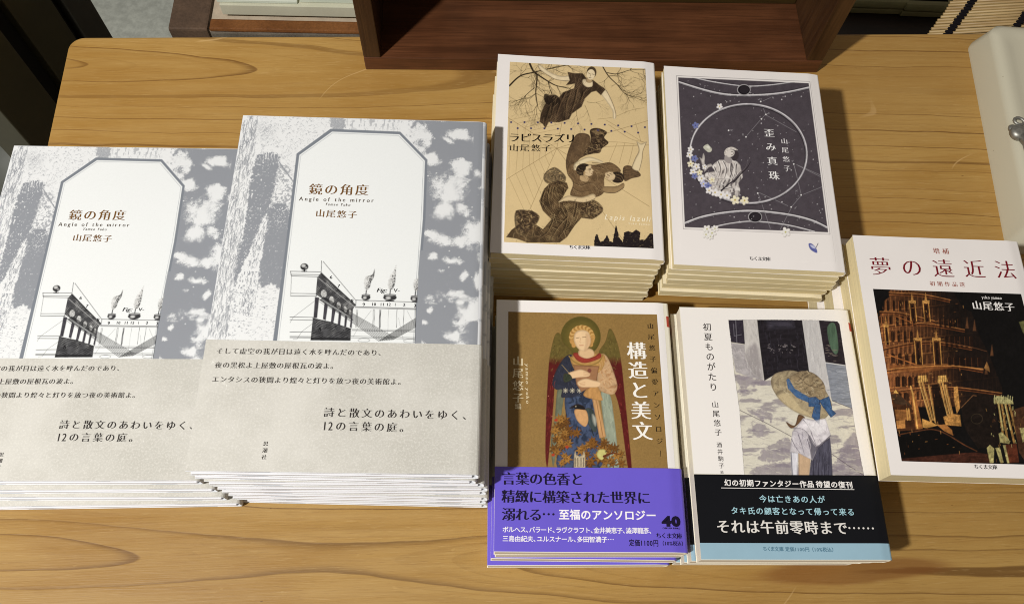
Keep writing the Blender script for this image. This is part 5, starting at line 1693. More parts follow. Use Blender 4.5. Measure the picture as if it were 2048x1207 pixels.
def art_forest_mirror(bk):
    e = 0.0016
    yb = bk.loc(404, 680)[1] - 0.003
    cv = Canvas(bk, (-bk.w / 2 + 0.0003, bk.w / 2 - 0.0024, yb, bk.h / 2 - 0.0003), 0.00030, WHT)
    zf = cv.z = (380, 210, 2.463)
    X, Y = (cv.px - 380) * 2.463, (cv.py - 210) * 2.463
    # straightened coordinates following the leaning left edge
    lean = 268 - (Y - 43) * 0.168
    U = X - lean
    tone = np.zeros(X.shape)                  # 1 = grey ink
    # pale foliage and undergrowth
    n1 = fbm(X * 0.05, Y * 0.05, 3, 4)
    n2 = fbm(X * 0.16, Y * 0.16, 4, 3)
    fo = smooth01((n2 * 0.7 + n1 * 0.5 - 0.72) * 9)
    lf = smooth01((0.06 - np.abs(vn(X * 0.10 + Y * 0.04, Y * 0.10 - X * 0.03, 14) - 0.5)) * 24) * smooth01((n1 - 0.42) * 6)
    tone = np.maximum(tone, lf * smooth01((520 - Y) / 120) * 0.55 * smooth01((U - 60) / 30))
    tone = np.maximum(tone, fo * smooth01((Y - 230) / 60) * smooth01((560 - Y) / 120) * 0.7 * smooth01((U - 40) / 30))
    # left trunk: bark of long upright flakes
    tw = 78 + Y * 0.02
    r1_ = np.abs(vn(U * 0.085 + vn(U * 0.1, Y * 0.05, 4) * 0.9, Y * 0.030, 6) - 0.5)
    r2_ = np.abs(vn(U * 0.17 + vn(U * 0.2, Y * 0.08, 5) * 0.8, Y * 0.055, 7) - 0.5)
    pt = vn(U * 0.05, Y * 0.035, 8)
    bk_ = smooth01((pt - 0.62) * 8) * smooth01((vn(U * 0.3, Y * 0.1, 9) - 0.5) * 6) * 0.7
    tr = smooth01((tw - U) / 5) * smooth01((1130 - Y) / 30)
    tone = tone * (1 - tr) + tr * bk_ * 0.85
    # hazy grey bush beside it
    bu = np.exp(-(((X - 370) / 45) ** 2 + ((Y - 130) / 45) ** 2))
    tone = np.maximum(tone, bu * smooth01((vn(X * 0.35, Y * 0.5, 12) - 0.35) * 4) * 0.6)

    def region(pts, amp=0.0, fr=0.1, seed=1, soft=1.2):
        p = spline(cv.P(pts))
        w, m = cv.mask(p, max(soft, amp))
        o = np.zeros(X.shape)
        if w is not None:
            if amp:
                m = smooth01((m - 0.5) * 2 + (fbm(X[w] * fr, Y[w] * fr, seed, 4) - 0.5) * 3 + 0.5)
            o[w] = m
        return o
    # dark trunk and its shadow
    r1 = region([(330, 250), (385, 235), (440, 250), (430, 330), (405, 440), (385, 560), (360, 640), (300, 800), (240, 870), (215, 880), (232, 760), (268, 600), (290, 420), (310, 320)], 4, 0.12, 21)
    sp = smooth01((vn(X * 0.20, Y * 0.14, 22) - 0.84) * 12)
    tone = np.maximum(tone, r1 * (1 - sp * 0.9))
    hair = smooth01((np.sin(U * 0.5 + vn(X * 0.1, Y * 0.04, 24) * 9) - 0.2) * 3) * np.exp(-((Y - 235) / 28.0) ** 2) * (np.abs(X - 385) < 60)
    tone = tone * (1 - 0.9 * hair)
    r2 = region([(395, 500), (470, 490), (500, 560), (480, 760), (455, 900), (400, 880), (345, 890), (345, 700), (375, 570)], 4, 0.1, 25)
    sp2 = smooth01((vn(X * 0.2, Y * 0.28, 26) - 0.76) * 12) * smooth01((640 - Y) / 160 + 0.12)
    tone = np.maximum(tone, r2 * (1 - sp2 * 0.95))
    # inner trunk with bark
    r3 = region([(370, 540), (380, 590), (350, 760), (320, 900), (300, 1030), (215, 1010), (225, 880), (300, 700)], 3, 0.15, 27)
    b3 = smooth01((vn(U * 0.25, Y * 0.09, 28) - 0.72) * 9)
    tone = tone * (1 - r3) + r3 * b3 * 0.9
    # twiggy mass and ground litter
    r4 = region([(420, 290), (500, 330), (505, 480), (400, 500), (400, 420)], 6, 0.1, 31)
    tone = np.maximum(tone, r4 * smooth01((fbm(X * 0.13, Y * 0.13, 32, 3) - 0.5) * 12) * 0.75)
    gl = smooth01((vn(X * 0.09, Y * 0.2, 33) * 0.6 + vn(X * 0.22, Y * 0.4, 34) * 0.4 - 0.70) * 14) * smooth01((Y - 890) / 40) * smooth01((470 - X) / 40) * smooth01((U - 60) / 30)
    tone = np.maximum(tone, gl * 0.8)
    tone = np.maximum(tone, region([(700, 50), (755, 55), (760, 120), (700, 118)], 4, 0.15, 35) * (0.55 + 0.4 * vn(X * 0.4, Y * 0.4, 36)))
    tg = smooth01((vn(X * 0.12, Y * 0.05, 41) - 0.66) * 8) * smooth01((150 - Y) / 60) * smooth01((X - 760) / 30) * smooth01((1060 - X) / 60)
    tone = np.maximum(tone, tg * 0.6)
    # right side: grey with patches of light, grainy edges
    edge = 1075 + 25 * (fbm(Y * 0.02, Y * 0.0 + 1, 51, 3) - 0.5)
    rt = smooth01((X - edge) / 40 + (fbm(X * 0.09, Y * 0.09, 52, 4) - 0.5) * 2.2)
    bl = fbm(X * 0.0095 + 1.3, Y * 0.0135, 57, 3, 0.45) + 0.20 * (fbm(X * 0.05, Y * 0.05, 54, 4) - 0.5)
    blob = smooth01((bl + 0.16 * (vn(X * 0.55, Y * 0.55, 58) - 0.5) - 0.58) * 9)
    for cx, cy, rx, ry, ro in ((1185, 265, 60, 40, 0), (1345, 300, 42, 26, -25), (1275, 420, 95, 85, 20), (1250, 520, 60, 60, 0), (1400, 640, 85, 70, -20), (1120, 140, 30, 18, 0), (1265, 170, 38, 14, 30), (1190, 640, 60, 30, 15), (1285, 768, 58, 20, 4), (1200, 745, 34, 24, -20), (1350, 840, 26, 30, 30), (1328, 972, 28, 20, 5), (1180, 1010, 22, 22, 0), (1300, 1140, 60, 32, 15), (1420, 340, 30, 26, 0), (1150, 1070, 26, 20, 0), (1420, 860, 26, 60, 10)):
        c, s_ = math.cos(R(ro)), math.sin(R(ro))
        dx, dy = X - cx, Y - cy
        d = np.sqrt(((dx * c + dy * s_) / rx) ** 2 + ((-dx * s_ + dy * c) / ry) ** 2)
        d = d + (fbm(X * 0.035, Y * 0.035, 55 + int(cx), 4) - 0.5) * 1.1 + (vn(X * 0.55, Y * 0.55, 56) - 0.5) * 0.5
        blob = np.maximum(blob * (0.35 if False else 1), smooth01((1.0 - d) * 1.9))
    rt = rt * (1 - 0.97 * np.clip(blob, 0, 1))
    for k in range(26):
        x, y = cv.rnd.uniform(1110, 1440), cv.rnd.uniform(90, 1160)
        rt = rt * (1 - np.clip(3.4 - np.hypot(X - x, Y - y), 0, 1))
    tone = np.where(X > edge - 60, np.maximum(tone * smooth01((edge - X) / 40), rt), tone)
    band = smooth01((X - 1392) / 8) * smooth01((330 - Y) / 40)
    tone = np.maximum(tone, band)
    for p in ([(440, 280), (470, 330), (508, 378)], [(1400, 760), (1420, 775), (1440, 772)]):
        pass
    cv.c = lin(WHT) * (1 - tone[..., None]) + lin(GREY) * tone[..., None]
    rd = cv.rnd

    def flakes(n_, fx, w0, w1, l0, l1):
        for _ in range(n_):
            yy = rd.uniform(45, 1130)
            r_ = fx(yy)
            if r_ is None:
                continue
            u0 = rd.uniform(*r_)
            L_ = rd.uniform(l0, l1)
            p_ = []
            du_ = rd.uniform(-1, 1)
            for t_ in (0, 0.25, 0.5, 0.75, 1):
                y2 = yy + L_ * t_
                p_.append((u0 + du_ * 6 * math.sin(t_ * 3.2) + rd.uniform(-1.6, 1.6) + 268 - (y2 - 43) * 0.168, y2))
            cv.line(p_, rd.uniform(w0, w1), GREY, rd.uniform(0.55, 1), rd.uniform(0.4, 0.9), sm=True)
    flakes(520, lambda y_: (1, 76 + y_ * 0.02), 0.8, 1.9, 12, 46)
    flakes(260, lambda y_: (1, 76 + y_ * 0.02), 0.6, 1.2, 6, 18)
    flakes(420, lambda y_: None if y_ < 560 or y_ > 1010 else (150 - (y_ - 560) * 0.02, 200 - (y_ - 560) * 0.02 + max(0, 60 - abs(y_ - 800) * 0.3)), 0.7, 1.6, 10, 36)
    for _ in range(330):                    # loose leaves above, litter on the ground
        if _ % 3:
            x0_, y0_, ln_ = rd.uniform(345, 690), rd.uniform(60, 300), rd.uniform(4, 16)
            if x0_ > 690 - (y0_ - 110) * 1.25 - 8:
                continue
        else:
            x0_, y0_, ln_ = rd.uniform(205, 420), rd.uniform(900, 1150), rd.uniform(4, 20)
        an_ = rd.uniform(-1.2, 1.2) if _ % 3 else rd.uniform(-0.5, 0.4)
        cv.line([(x0_, y0_), (x0_ + ln_ * 0.5 * math.cos(an_), y0_ + ln_ * 0.5 * math.sin(an_) - 2), (x0_ + ln_ * math.cos(an_), y0_ + ln_ * math.sin(an_))], rd.uniform(0.6, 1.5), GREY, rd.uniform(0.3, 0.8), 0.5, sm=True)
    cv.line([(440, 282), (472, 328), (508, 376)], 2.2, GREY, 1)
    cv.line([(700, 122), (690, 60)], 1.0, GREY, 0.5)
    # mirror panel
    pan = [(692, 118), (1036, 132), (1170, 270), (1160, 560), (1130, 900), (1110, 1240), (398, 1240), (470, 700), (525, 240)]
    cv.poly(pan, (120, 125, 133))
    inn = [(700, 132), (1031, 145), (1157, 275), (1147, 560), (1118, 900), (1103, 1240), (420, 1240), (484, 700), (539, 247)]
    cv.poly(inn, (226, 228, 227))
    l2 = [(702, 139), (1028, 152), (1150, 279), (1139, 560), (1112, 900), (1097, 1240)]
    cv.line(l2, 0.8, (150, 154, 160), 0.9)
    cv.line([(702, 139), (545, 251), (491, 700), (428, 1240)], 0.8, (150, 154, 160), 0.9)
    # engraved garden front
    cv.z = (580, 510, 6.354)
    K = (34, 34, 36)
    G2 = (96, 96, 98)
    cv.poly([(1640, 240), (1640, 560), (1605, 1120), (1500, 1120), (1500, 700), (1560, 500)], (226, 228, 227), 0.0)
    cv.ell(183, 148, 52, 44, (44, 44, 46))
    cv.ell(172, 134, 26, 20, (196, 196, 194), 0.9, soft=1.2)
    cv.ell(205, 160, 16, 14, (150, 150, 150), 0.8, soft=1.0)
    cv.line([(150, 206), (215, 206)], 1.8, K)
    cv.line([(183, 190), (183, 206)], 3.0, K)

    def ln(*pts, w=1.15, a=0.95, c=K):
        cv.line(pts, w, c, a)
    ln((5, 206), (395, 214)); ln((10, 245), (380, 250)); ln((20, 265), (350, 275), w=1.2); ln((5, 206), (20, 265))
    ln((402, 72), (398, 212)); ln((422, 82), (835, 572), w=1.1); ln((400, 222), (825, 640), w=1.1)
    ln((20, 270), (8, 520), a=0.6); ln((15, 486), (345, 490)); ln((12, 520), (340, 522), w=1.2); ln((350, 280), (332, 520))
    ln((0, 785), (300, 790), w=1.1); ln((0, 820), (290, 826), w=1.1); ln((0, 975), (285, 975)); ln((0, 1032), (270, 1035)); ln((0, 1046), (270, 1050))
    ln((310, 585), (40, 790), (0, 860), w=0.8, a=0.7); ln((285, 870), (150, 970), (90, 1065), (40, 1068), w=0.8, a=0.7)
    fac = [(395, 225), (835, 630), (800, 690), (785, 800), (330, 500), (350, 280)]
    cv.poly(fac, (60, 60, 62), tex=(0.5, 0.1, 0.1, 3))
    cv.engrave(fac, (170, 170, 168), 48, 2.4, 0.55, 61, sm=False, bias=-0.25)
    ln((395, 232), (830, 632), w=2.4, c=(26, 26, 28))
    ln((360, 290), (815, 655), w=1.0, c=(200, 200, 198), a=0.6)
    for x, y, rx, ry in ((430, 490, 36, 50), (530, 570, 30, 48), (620, 640, 26, 44), (705, 690, 20, 38), (765, 730, 15, 36)):
        cv.ell(x, y, rx, ry, (176, 176, 174), 1, rot=-8, tex=(0.8, 0.6, 0.6, 4))
    for k in range(9):
        ln((380 + k * 6, 570 - k * 5), (1130 + k * 24, 1090 - k * 6), w=1.1, a=0.95)
        ln((1130 + k * 22, 1090 - k * 2), (1600, 800 + k * 14), w=1.1, a=0.95)
    arc = [(318, 530), (372, 540), (345, 800), (298, 800)]
    for p in (arc, [(440, 590), (482, 640), (455, 830), (418, 812)], [(538, 660), (582, 690), (552, 862), (520, 850)], [(622, 710), (655, 740), (638, 890), (606, 880)], [(700, 760), (730, 780), (715, 912), (688, 905)], [(775, 790), (800, 690), (785, 930), (760, 915)]):
        cv.poly(p, (62, 60, 66), tex=(0.6, 0.4, 0.1, 6))
    ln((372, 560), (455, 620), (660, 740), (800, 820), w=1.4); ln((375, 590), (460, 650), (680, 770), w=0.8)
    wall = [(290, 800), (520, 850), (775, 935), (770, 1085), (262, 1080)]
    cv.poly(wall, (72, 72, 74), tex=(0.4, 0.1, 0.2, 5))
    cv.engrave(wall, (26, 26, 28), 62, 1.5, 0.8, 63, sm=False)
    cv.engrave(wall, (166, 166, 164), 62, 1.5, 0.35, 64, sm=False, bias=-0.45)
    cv.poly([(265, 1040), (770, 1050), (768, 1085), (262, 1080)], (34, 34, 36), 0.9, tex=(0.6, 0.4, 0.4, 3))
    ln((290, 802), (520, 852), (775, 937), w=1.6)
    # terrace, tubs and cypresses
    ln((835, 572), (1612, 598)); ln((830, 655), (1600, 680), w=1.6, c=G2); ln((840, 575), (835, 650)); ln((830, 668), (1600, 692), w=0.8)
    for xa in (845, 860, 1060, 1075, 1140, 1155, 1360, 1448):
        ln((xa, 690), (xa - 8, 920), w=0.8)
    ln((1145, 700), (1140, 930), w=1.8, c=G2)
    ln((790, 955), (1590, 972), w=1.4, c=G2); ln((790, 940), (1590, 955), w=0.7); ln((775, 1030), (1590, 1048), w=0.9); ln((775, 1050), (1590, 1066), w=0.8)
    ln((1255, 690), (1240, 1000), w=0.6, a=0.6); ln((1035, 700), (880, 900), (800, 1040), w=0.6, a=0.7); ln((1490, 710), (1590, 900), w=0.6, a=0.7); ln((1600, 600), (1590, 1090), w=0.8)
    ln((1380, 800), (1440, 1080), w=0.6, a=0.6)
    for x, y in ((940, 1080), (1520, 1090)):
        cv.ell(x, y, 75, 22, K, 0.8, ring=0.8)
    for i, (x, y, sz, tipx, tipy, ry) in enumerate(((965, 535, 58, 1075, 178, 36), (1270, 538, 86, 1352, 120, 40), (1590, 552, 60, 1640, 240, 36))):
        cv.ell(x, y, sz, ry, (52, 52, 54))
        cv.ell(x - sz * 0.25, y + 6, sz * 0.35, ry * 0.4, (206, 206, 204), 0.9, soft=1.5)
        cv.ell(x, y - ry * 0.72, sz * 0.9, ry * 0.32, (150, 150, 150), 1)
        cv.ell(x, y - ry * 0.72, sz * 0.9, ry * 0.32, K, 1, ring=0.9)
        cv.line([(x - sz * 0.6, y + ry + 4), (x + sz * 0.6, y + ry + 6)], 2.0, K)
        bx, by = x + 8, y - ry - 90
        cv.line([(x, y - ry), (bx, by + 10)], 2.2, (70, 70, 72))
        cy = [(bx - 12, by + 30), (bx - 32, by - 40), (bx - 14, by - 130), (tipx - 30, tipy + 70), (tipx, tipy), (tipx - 6, tipy + 90), (bx + 60, by - 70), (bx + 44, by - 10), (bx + 20, by + 24)]
        cv.poly(cy, (206, 206, 204), sm=True, tex=(0.3, 0.3, 0.3, 5), ragged=(1.0, 0.5, 5))
        w, m = cv.mask(spline(cv.P(cy)), 1.0)
        fx = smooth01((vn(cv.px[w] * 0.9, cv.py[w] * 0.9, 71) - 0.5 + ((cv.px[w] - 580) * 6.354 - bx + (by - (cv.py[w] - 510) * 6.354) * -0.30) / 110) * 5)
        cv.blend(w, m * fx * 0.9, (44, 44, 46))
    # grey strip that closes the panel on the right of the engraving
    cv.poly([(1650, -60), (1700, -60), (1672, 1120), (1592, 1120), (1614, 700)], GREY)
    cv.line([(1640, 0), (1625, 560), (1592, 1120)], 0.7, (150, 154, 160), 0.9)
    g = vn(cv.px * 1.1, cv.py * 1.1, 90)
    cv.c *= (1 + 0.05 * (g - 0.5))[..., None]
    return cv
# ------------------------------------------------------------------ book materials
m_white = plain('white_jacket_paper', (235, 229, 225), 0.42, 0.22, 0.015, 30)
m_wpl = plain('plain_jacket_edge', (232, 226, 212), 0.5, 0.3, 0.03, 30)
m_creamsp = plain('cream_jacket_paper', (232, 226, 208), 0.45, 0.3, 0.02, 30)
m_cut = plain('bounce_tinted_white_jacket', (226, 214, 184), 0.5, 0.2, 0.03, 30)  # white jackets of the lower copies, cream bounce light put into the colour
m_pg_a = m_pages('cream_page_edges', (228, 210, 164))
m_pg_b = m_pages('warm_page_edges', (230, 214, 170))
m_pg_c = m_pages('pale_page_edges', (234, 225, 206))
m_pg_w = m_pages('white_page_edges', (220, 219, 218), 0.8)
m_violet = plain('violet_band_paper', (104, 88, 200), 0.38, 0.4, 0.02, 40)
m_black = plain('black_band_paper', (17, 18, 22), 0.45, 0.15, 0.06, 40)
m_blue = plain('pale_blue_band_paper', (146, 178, 194), 0.42, 0.4, 0.03, 40)
m_red = plain('red_spine_mark', (176, 70, 52), 0.5, 0.3)


def m_silver():
    g = NG('silver_grey_print_jacket')
    co = g.coord()
    a = g.noise(g.scale(co, (30, 38, 30)), 1.0, 5, 0.55)
    b = g.noise(co, 900.0, 2, 0.5)
    f = g.step(g.math('MULTIPLY_ADD', b, 0.10, a), 0.50, 0.55)
    return g.done(g.mix(f, lin((182, 185, 190)), lin((216, 217, 219))), 0.45, 0.35)


def m_handmade():
    g = NG('mottled_handmade_band_paper')
    co = g.coord()
    a = g.noise(co, 26.0, 5, 0.6)
    b = g.noise(co, 900.0, 3, 0.75)
    c = g.noise(g.scale(co, (500, 260, 400)), 1.0, 2, 0.6, 1.5)
    col = g.mix(g.step(a, 0.3, 0.7), lin((200, 197, 189)), lin((184, 181, 172)))
    col = g.mix(g.step(b, 0.42, 0.72, 0, 0.6), col, lin((214, 211, 203)))
    col = g.mix(g.step(c, 0.66, 0.78, 0, 0.55), col, lin((226, 224, 217)))
    g.bump(b, 0.2, 0.0003)
    return g.done(col, 0.62, 0.25)


m_slv = m_silver()
m_obi = m_handmade()


def paperback(nm, bk, jm, pm, extra=None):
    def make(uppermost=False):
        o = empty(nm, (0, 0, 0))
        link('jacket', (jac_up if uppermost else jac)[bk], o)
        link('page_block', pgs[bk], o)
        if extra:
            extra(o, uppermost)
        return o
    return make


jac, jac_up, pgs, LIFT = {}, {}, {}, {A: 0.0010, B: 0.0007, C: 0.0009, D: 0.0008, E: 0.0007}
for bk, jm, pm in ((A, m_white, m_pg_a), (B, m_white, m_pg_b), (C, m_creamsp, m_pg_c), (D, m_creamsp, m_pg_c), (E, m_white, m_pg_b)):
    jac[bk] = bk.strip(-bk.h / 2, bk.h / 2, 0, 0.00026).mesh('jacket', m_cut if bk in (A, B) else jm)
    pgs[bk] = bk.pages(0.0004, 0.0004, 0.00015, 0.00055, bk.t - 0.00029, 0.0016).mesh('page_block', pm)
    bk.lift = LIFT[bk]
    jac_up[bk] = bk.strip(-bk.h / 2, bk.h / 2, 0, 0.00026).mesh('jacket', jm)


def top(bk, make, label, group):
    o = make(True)
    o.location = (bk.x, bk.y, bk.z - bk.t)
    o.rotation_euler = (0, 0, bk.a)
    tag(o, label, 'book', group)
    return o


# ---- A: tan collage cover
GA = 'paperbacks stacked under the tan cover with the woven web picture'
mk = paperback('paperback_book', A, m_white, m_pg_a)
ta = top(A, mk, 'white paperback with a tan picture of floating women and branches, top of its stack', GA)
art_web_women(A).build('cover_picture', ta)
Text(A).row('ラピスラズリ', (1028.5, 275.3), (1141, 277), 23.5, MINB).build('title_lettering', (26, 20, 16), ta)
Text(A).row('山尾悠子', (1027.8, 295.7), (1093, 296.4), 18.5, MINCHO).build('author_lettering', (36, 28, 22), ta)
Text(A).latin('Lapis lazuli', (1208.5, 434), (1299.5, 438.6), 17, LAT, 0.22, 0.16).latin('Yuko Yamao', (1256, 447), (1298.4, 449), 6, LAT, 0.22, 0.12).build('english_title_lettering', (240, 228, 200), ta)
Text(A).row('ちくま文庫', (1142.7, 494), (1175.9, 494.6), 9.6, MINB).build('series_lettering', (24, 26, 40), ta)
stack(A, 'paperback_book', 9, mk, (-0.0022, 0.0006), label=lambda i, n: 'cream edged paperback, %s in the tan cover stack' % nth(i, n), group=GA, seed=3, jit=0.0009,
      tweak={3: (0, -0.0010, 0.3), 7: (0.0006, -0.0006, 0)})

# ---- B: dark ring cover
GB = 'paperbacks stacked under the dark starry ring cover'
mk = paperback('paperback_book', B, m_white, m_pg_b)
tb = top(B, mk, 'white paperback with a dark starry picture of a flowered ring and pale statue', GB)
art_dark_ring(B).build('cover_picture', tb)
Text(B).row('歪み真珠', (1538.2, 266), (1547.8, 351.1), 21, MINCHO).build('title_lettering', (240, 238, 236), tb)
Text(B).row('山尾悠子', (1568.4, 282.6), (1574, 336.6), 14, MINCHO).build('author_lettering', (226, 222, 222), tb)
Text(B, 0.00028).row('ちくま文庫', (1502.9, 516.9), (1536.3, 518), 9.6, MINB).build('series_lettering', (24, 22, 24), tb)
stack(B, 'paperback_book', 9, mk, (-0.0016, 0.0006), label=lambda i, n: 'cream edged paperback, %s in the dark starry stack' % nth(i, n), group=GB, seed=8, jit=0.0009,
      tweak={5: (0.0004, -0.0022, 0.4), 6: (-0.001, 0.012, 0), 7: (0.001, 0.015, 0), 8: (0, 0.016, 0)})


# ---- C: gold winged figure with a violet band
def band(bk, px, mat, y_lo=None, o_=0.00055):
    y1 = min(bk.loc(*px[0])[1], bk.loc(*px[1])[1]) if len(px) > 1 else bk.loc(*px[0])[1]
    y0 = -bk.h / 2 + 0.0003 if y_lo is None else y_lo
    up = bk.strip(y0, y1, o_, 0.00022).mesh('paper_band', mat)
    keep, bk.lift = bk.lift, 0.0
    flat = bk.strip(y0, y1, o_, 0.00022).mesh('paper_band', mat)
    bk.lift = keep
    return (flat, up), y1


cb, _ = band(C, [(988, 932.6), (1364, 936.6)], m_violet)
msk = C.strip(0.0585, 0.0655, 0.0001, 0.00005, (18, 26)).mesh('spine_mark', m_red)


def cx_(o, uppermost):
    link('paper_band', cb[uppermost], o)
    link('spine_mark', msk, o)


GC = 'paperbacks with violet bands stacked at the front'
mk = paperback('paperback_book', C, m_creamsp, m_pg_c, cx_)
tc = top(C, mk, 'paperback with a winged haloed figure on gold above a violet paper band', GC)
wcov = Canvas(C, (-C.w / 2 + 0.0003, C.w / 2 - 0.0035, _ + 0.0004, C.h / 2 - 0.0003), 0.002, (236, 231, 228)).build('white_cover_face', tc, 0.00006)
art_winged_figure(C).build('cover_picture', tc)
Text(C).row('構造と美文', (1273, 700.8), (1284.7, 861.2), 39, MINB).build('title_lettering', (242, 238, 230), tc)
Text(C).row('山尾悠子偏愛アンソロジー', (1300.6, 651.5), (1320.9, 906.1), 13.2, MINCHO, vert=True).build('subtitle_lettering', (30, 24, 16), tc)
Text(C).row('山尾悠子', (1036, 721.4), (1036, 795.3), 22.5, MINCHO).row('編', (1036, 811.9), (1036, 812.5), 13.5, MINCHO).latin('yamao yuko', (1054, 727), (1055.5, 806), 9, LAT, 0.2, 0.14).build('author_lettering', (226, 210, 174), tc)
NV = (26, 20, 44)
Text(C, 0.00072).row('言葉の色香と', (1017.2, 956.3), (1153.7, 958), 27.5, MINB).row('精緻に構築された世界に', (1016.6, 992), (1287, 995), 27.5, MINB).row('溺れる', (1017.2, 1027.6), (1070.8, 1028.6), 27.5, MINB) \
    .row('・・・', (1087.5, 1027.6), (1106.5, 1027.9), 17, GOTHB).build('band_quote_lettering', NV, tc)
Text(C, 0.00072).row('至福のアンソロジー', (1127.9, 1028.2), (1301.7, 1030), 21.5, GOTHB).row('ボルヘス、バラード、ラヴクラフト、金井美恵子、澁澤龍彥、', (1010.9, 1058), (1300.7, 1060.6), 12.6, GOTH, palt=True) \
    .row('三島由紀夫、ユルスナール、多田智満子', (1010.9, 1076.2), (1208.5, 1078), 12.6, GOTH, palt=True).row('・・・', (1217, 1078), (1226, 1078.1), 8, GOTHB).build('band_list_lettering', (240, 236, 240), tc)
Text(C, 0.00072).latin('40', (1324.5, 1042), (1359.5, 1042.6), 25, (0.075, 0.075)).latin('CHIKUMA BUNKO', (1324.5, 1055.6), (1359.5, 1056.2), 4.6, GOTH).row('ちくま文庫', (1316.6, 1070.4), (1358.2, 1071.2), 11.6, MINB) \
    .latin('定価1100円', (1257.5, 1085), (1315.5, 1086), 14.0, GOTH).latin('（10%税込）', (1319, 1086.2), (1365, 1087), 10.4, MINCHO).build('band_price_lettering', NV, tc)
stack(C, 'paperback_book', 4, mk, (-0.0022, -0.0024), label=lambda i, n: 'violet banded paperback, %s in the winged figure stack' % nth(i, n), group=GC, seed=12, jit=0.0006,
      tweak={1: (0.0012, 0.001, 0), 2: (0.001, 0.0006, -0.2), 3: (-0.0012, -0.001, 0.2)})

# ---- D: straw hat painting with a black and blue band
yb = D.loc(1398.2, 1084.6)[1]
db, _ = band(D, [(1387.3, 948)], m_black, yb)
dbl = [None, D.strip(-D.h / 2 + 0.0003, yb - 0.00005, 0.00055, 0.00022).mesh('band_stripe', m_blue)]
D.lift = 0.0
dbl[0] = D.strip(-D.h / 2 + 0.0003, yb - 0.00005, 0.00055, 0.00022).mesh('band_stripe', m_blue)
D.lift = LIFT[D]
dsk = D.strip(0.0600, 0.0655, 0.0001, 0.00005, (18, 26)).mesh('spine_mark', m_red)


def dx_(o, uppermost):
    p = link('paper_band', db[uppermost], o)
    link('band_stripe', dbl[uppermost], p)
    link('spine_mark', dsk, o)


GD = 'paperbacks with black and blue bands stacked at the front right'
mk = paperback('paperback_book', D, m_creamsp, m_pg_c, dx_)
td = top(D, mk, 'white paperback with a painted child in a straw hat above a black band', GD)
Canvas(D, (-D.w / 2 + 0.0003, D.w / 2 - 0.002, _ + 0.0004, D.h / 2 - 0.0003), 0.002, (236, 231, 226)).build('white_cover_face', td, 0.00006)
art_straw_hat(D).build('cover_picture', td)
Text(D).row('初夏ものがたり', (1414, 653.7), (1426.5, 773.6), 17.5, (0.008, 0.003)).build('title_lettering', (62, 56, 54), td)
Text(D).row('山尾悠子', (1430.1, 808.2), (1436.1, 864), 14.5, (0.006, 0.002)).build('author_lettering', (62, 56, 54), td)
Text(D).row('酒井駒子', (1438.4, 888.8), (1442.9, 930.3), 11.2, (0.006, 0.002)).row('絵', (1443.8, 943.4), (1443.9, 944), 6.5, (0.004, 0)).build('painter_lettering', (62, 56, 54), td)
Text(D, 0.00072).row('幻の初期ファンタジー作品', (1454.5, 964.7), (1620, 967.7), 14, GOTHB).row('待望の復刊', (1637.6, 967.9), (1697.3, 969.2), 14, GOTHB).bar((1441.6, 975.2), (1707.6, 978.6), 1.2).build('band_headline_lettering', (236, 232, 228), td)
Text(D, 0.00072).row('今は亡きあの人が', (1525, 996.9), (1641.4, 998.4), 15.2, (0.02, 0.008)).row('タキ氏の顧客となって帰って来る', (1468.5, 1020.5), (1700.5, 1023.4), 15.2, (0.02, 0.008)).build('band_blurb_lettering', (164, 204, 214), td)
Text(D, 0.00072).row('それは午前零時まで', (1445.5, 1052.1), (1680.1, 1055), 28, (0.026, 0.006)).row('・・・・・・', (1697.7, 1055.2), (1744.6, 1056), 15, GOTHB).build('band_quote_lettering', (220, 216, 210), td)
Text(D, 0.00072).latin('ちくま文庫 定価1100円（10%税込）', (1524.4, 1097), (1665.1, 1099), 9.4, GOTH).build('band_price_lettering', (84, 122, 142), td)
stack(D, 'paperback_book', 4, mk, (-0.0062, 0.0020), label=lambda i, n: 'black banded paperback, %s in the straw hat stack' % nth(i, n), group=GD, seed=21, jit=0.0006)

# ---- E: night tower cover
GE = 'paperbacks stacked under the night tower cover at the right edge'
mk = paperback('paperback_book', E, m_white, m_pg_b)
te = top(E, mk, 'white paperback with crimson title over a dark picture of a lit round tower', GE)
art_night_tower(E).build('cover_picture', te)
Text(E).row('夢の遠近法', (1760.8, 532.6), (2010, 539.2), 43, (0.006, -0.014)).build('title_lettering', (118, 22, 34), te)
Text(E).row('増補', (1872.1, 501.7), (1890.7, 502.2), 13.6, MINCHO).row('初期作品選', (1864.4, 566.9), (1924, 568.9), 11, MINCHO).build('subtitle_lettering', (150, 78, 60), te)
Text(E).row('山尾悠子', (1953.4, 610.3), (2018.5, 613.6), 20, MINB).latin('yuko yamao', (1962.8, 594.2), (2002.6, 595.8), 8.6, GOTH).build('author_lettering', (232, 228, 224), te)
Text(E).row('ちくま文庫', (1952.1, 932.5), (1989.4, 933.4), 9.8, MINB).build('series_lettering', (24, 22, 24), te)
stack(E, 'paperback_book', 4, mk, (-0.0050, 0.0030), label=lambda i, n: 'thick cream edged paperback, %s under the night tower cover' % nth(i, n), group=GE, seed=31, jit=0.0006,
      tweak={1: (0.0040, 0.0035, 0.8), 2: (-0.002, 0.012, 0), 3: (-0.004, 0.013, 0)})

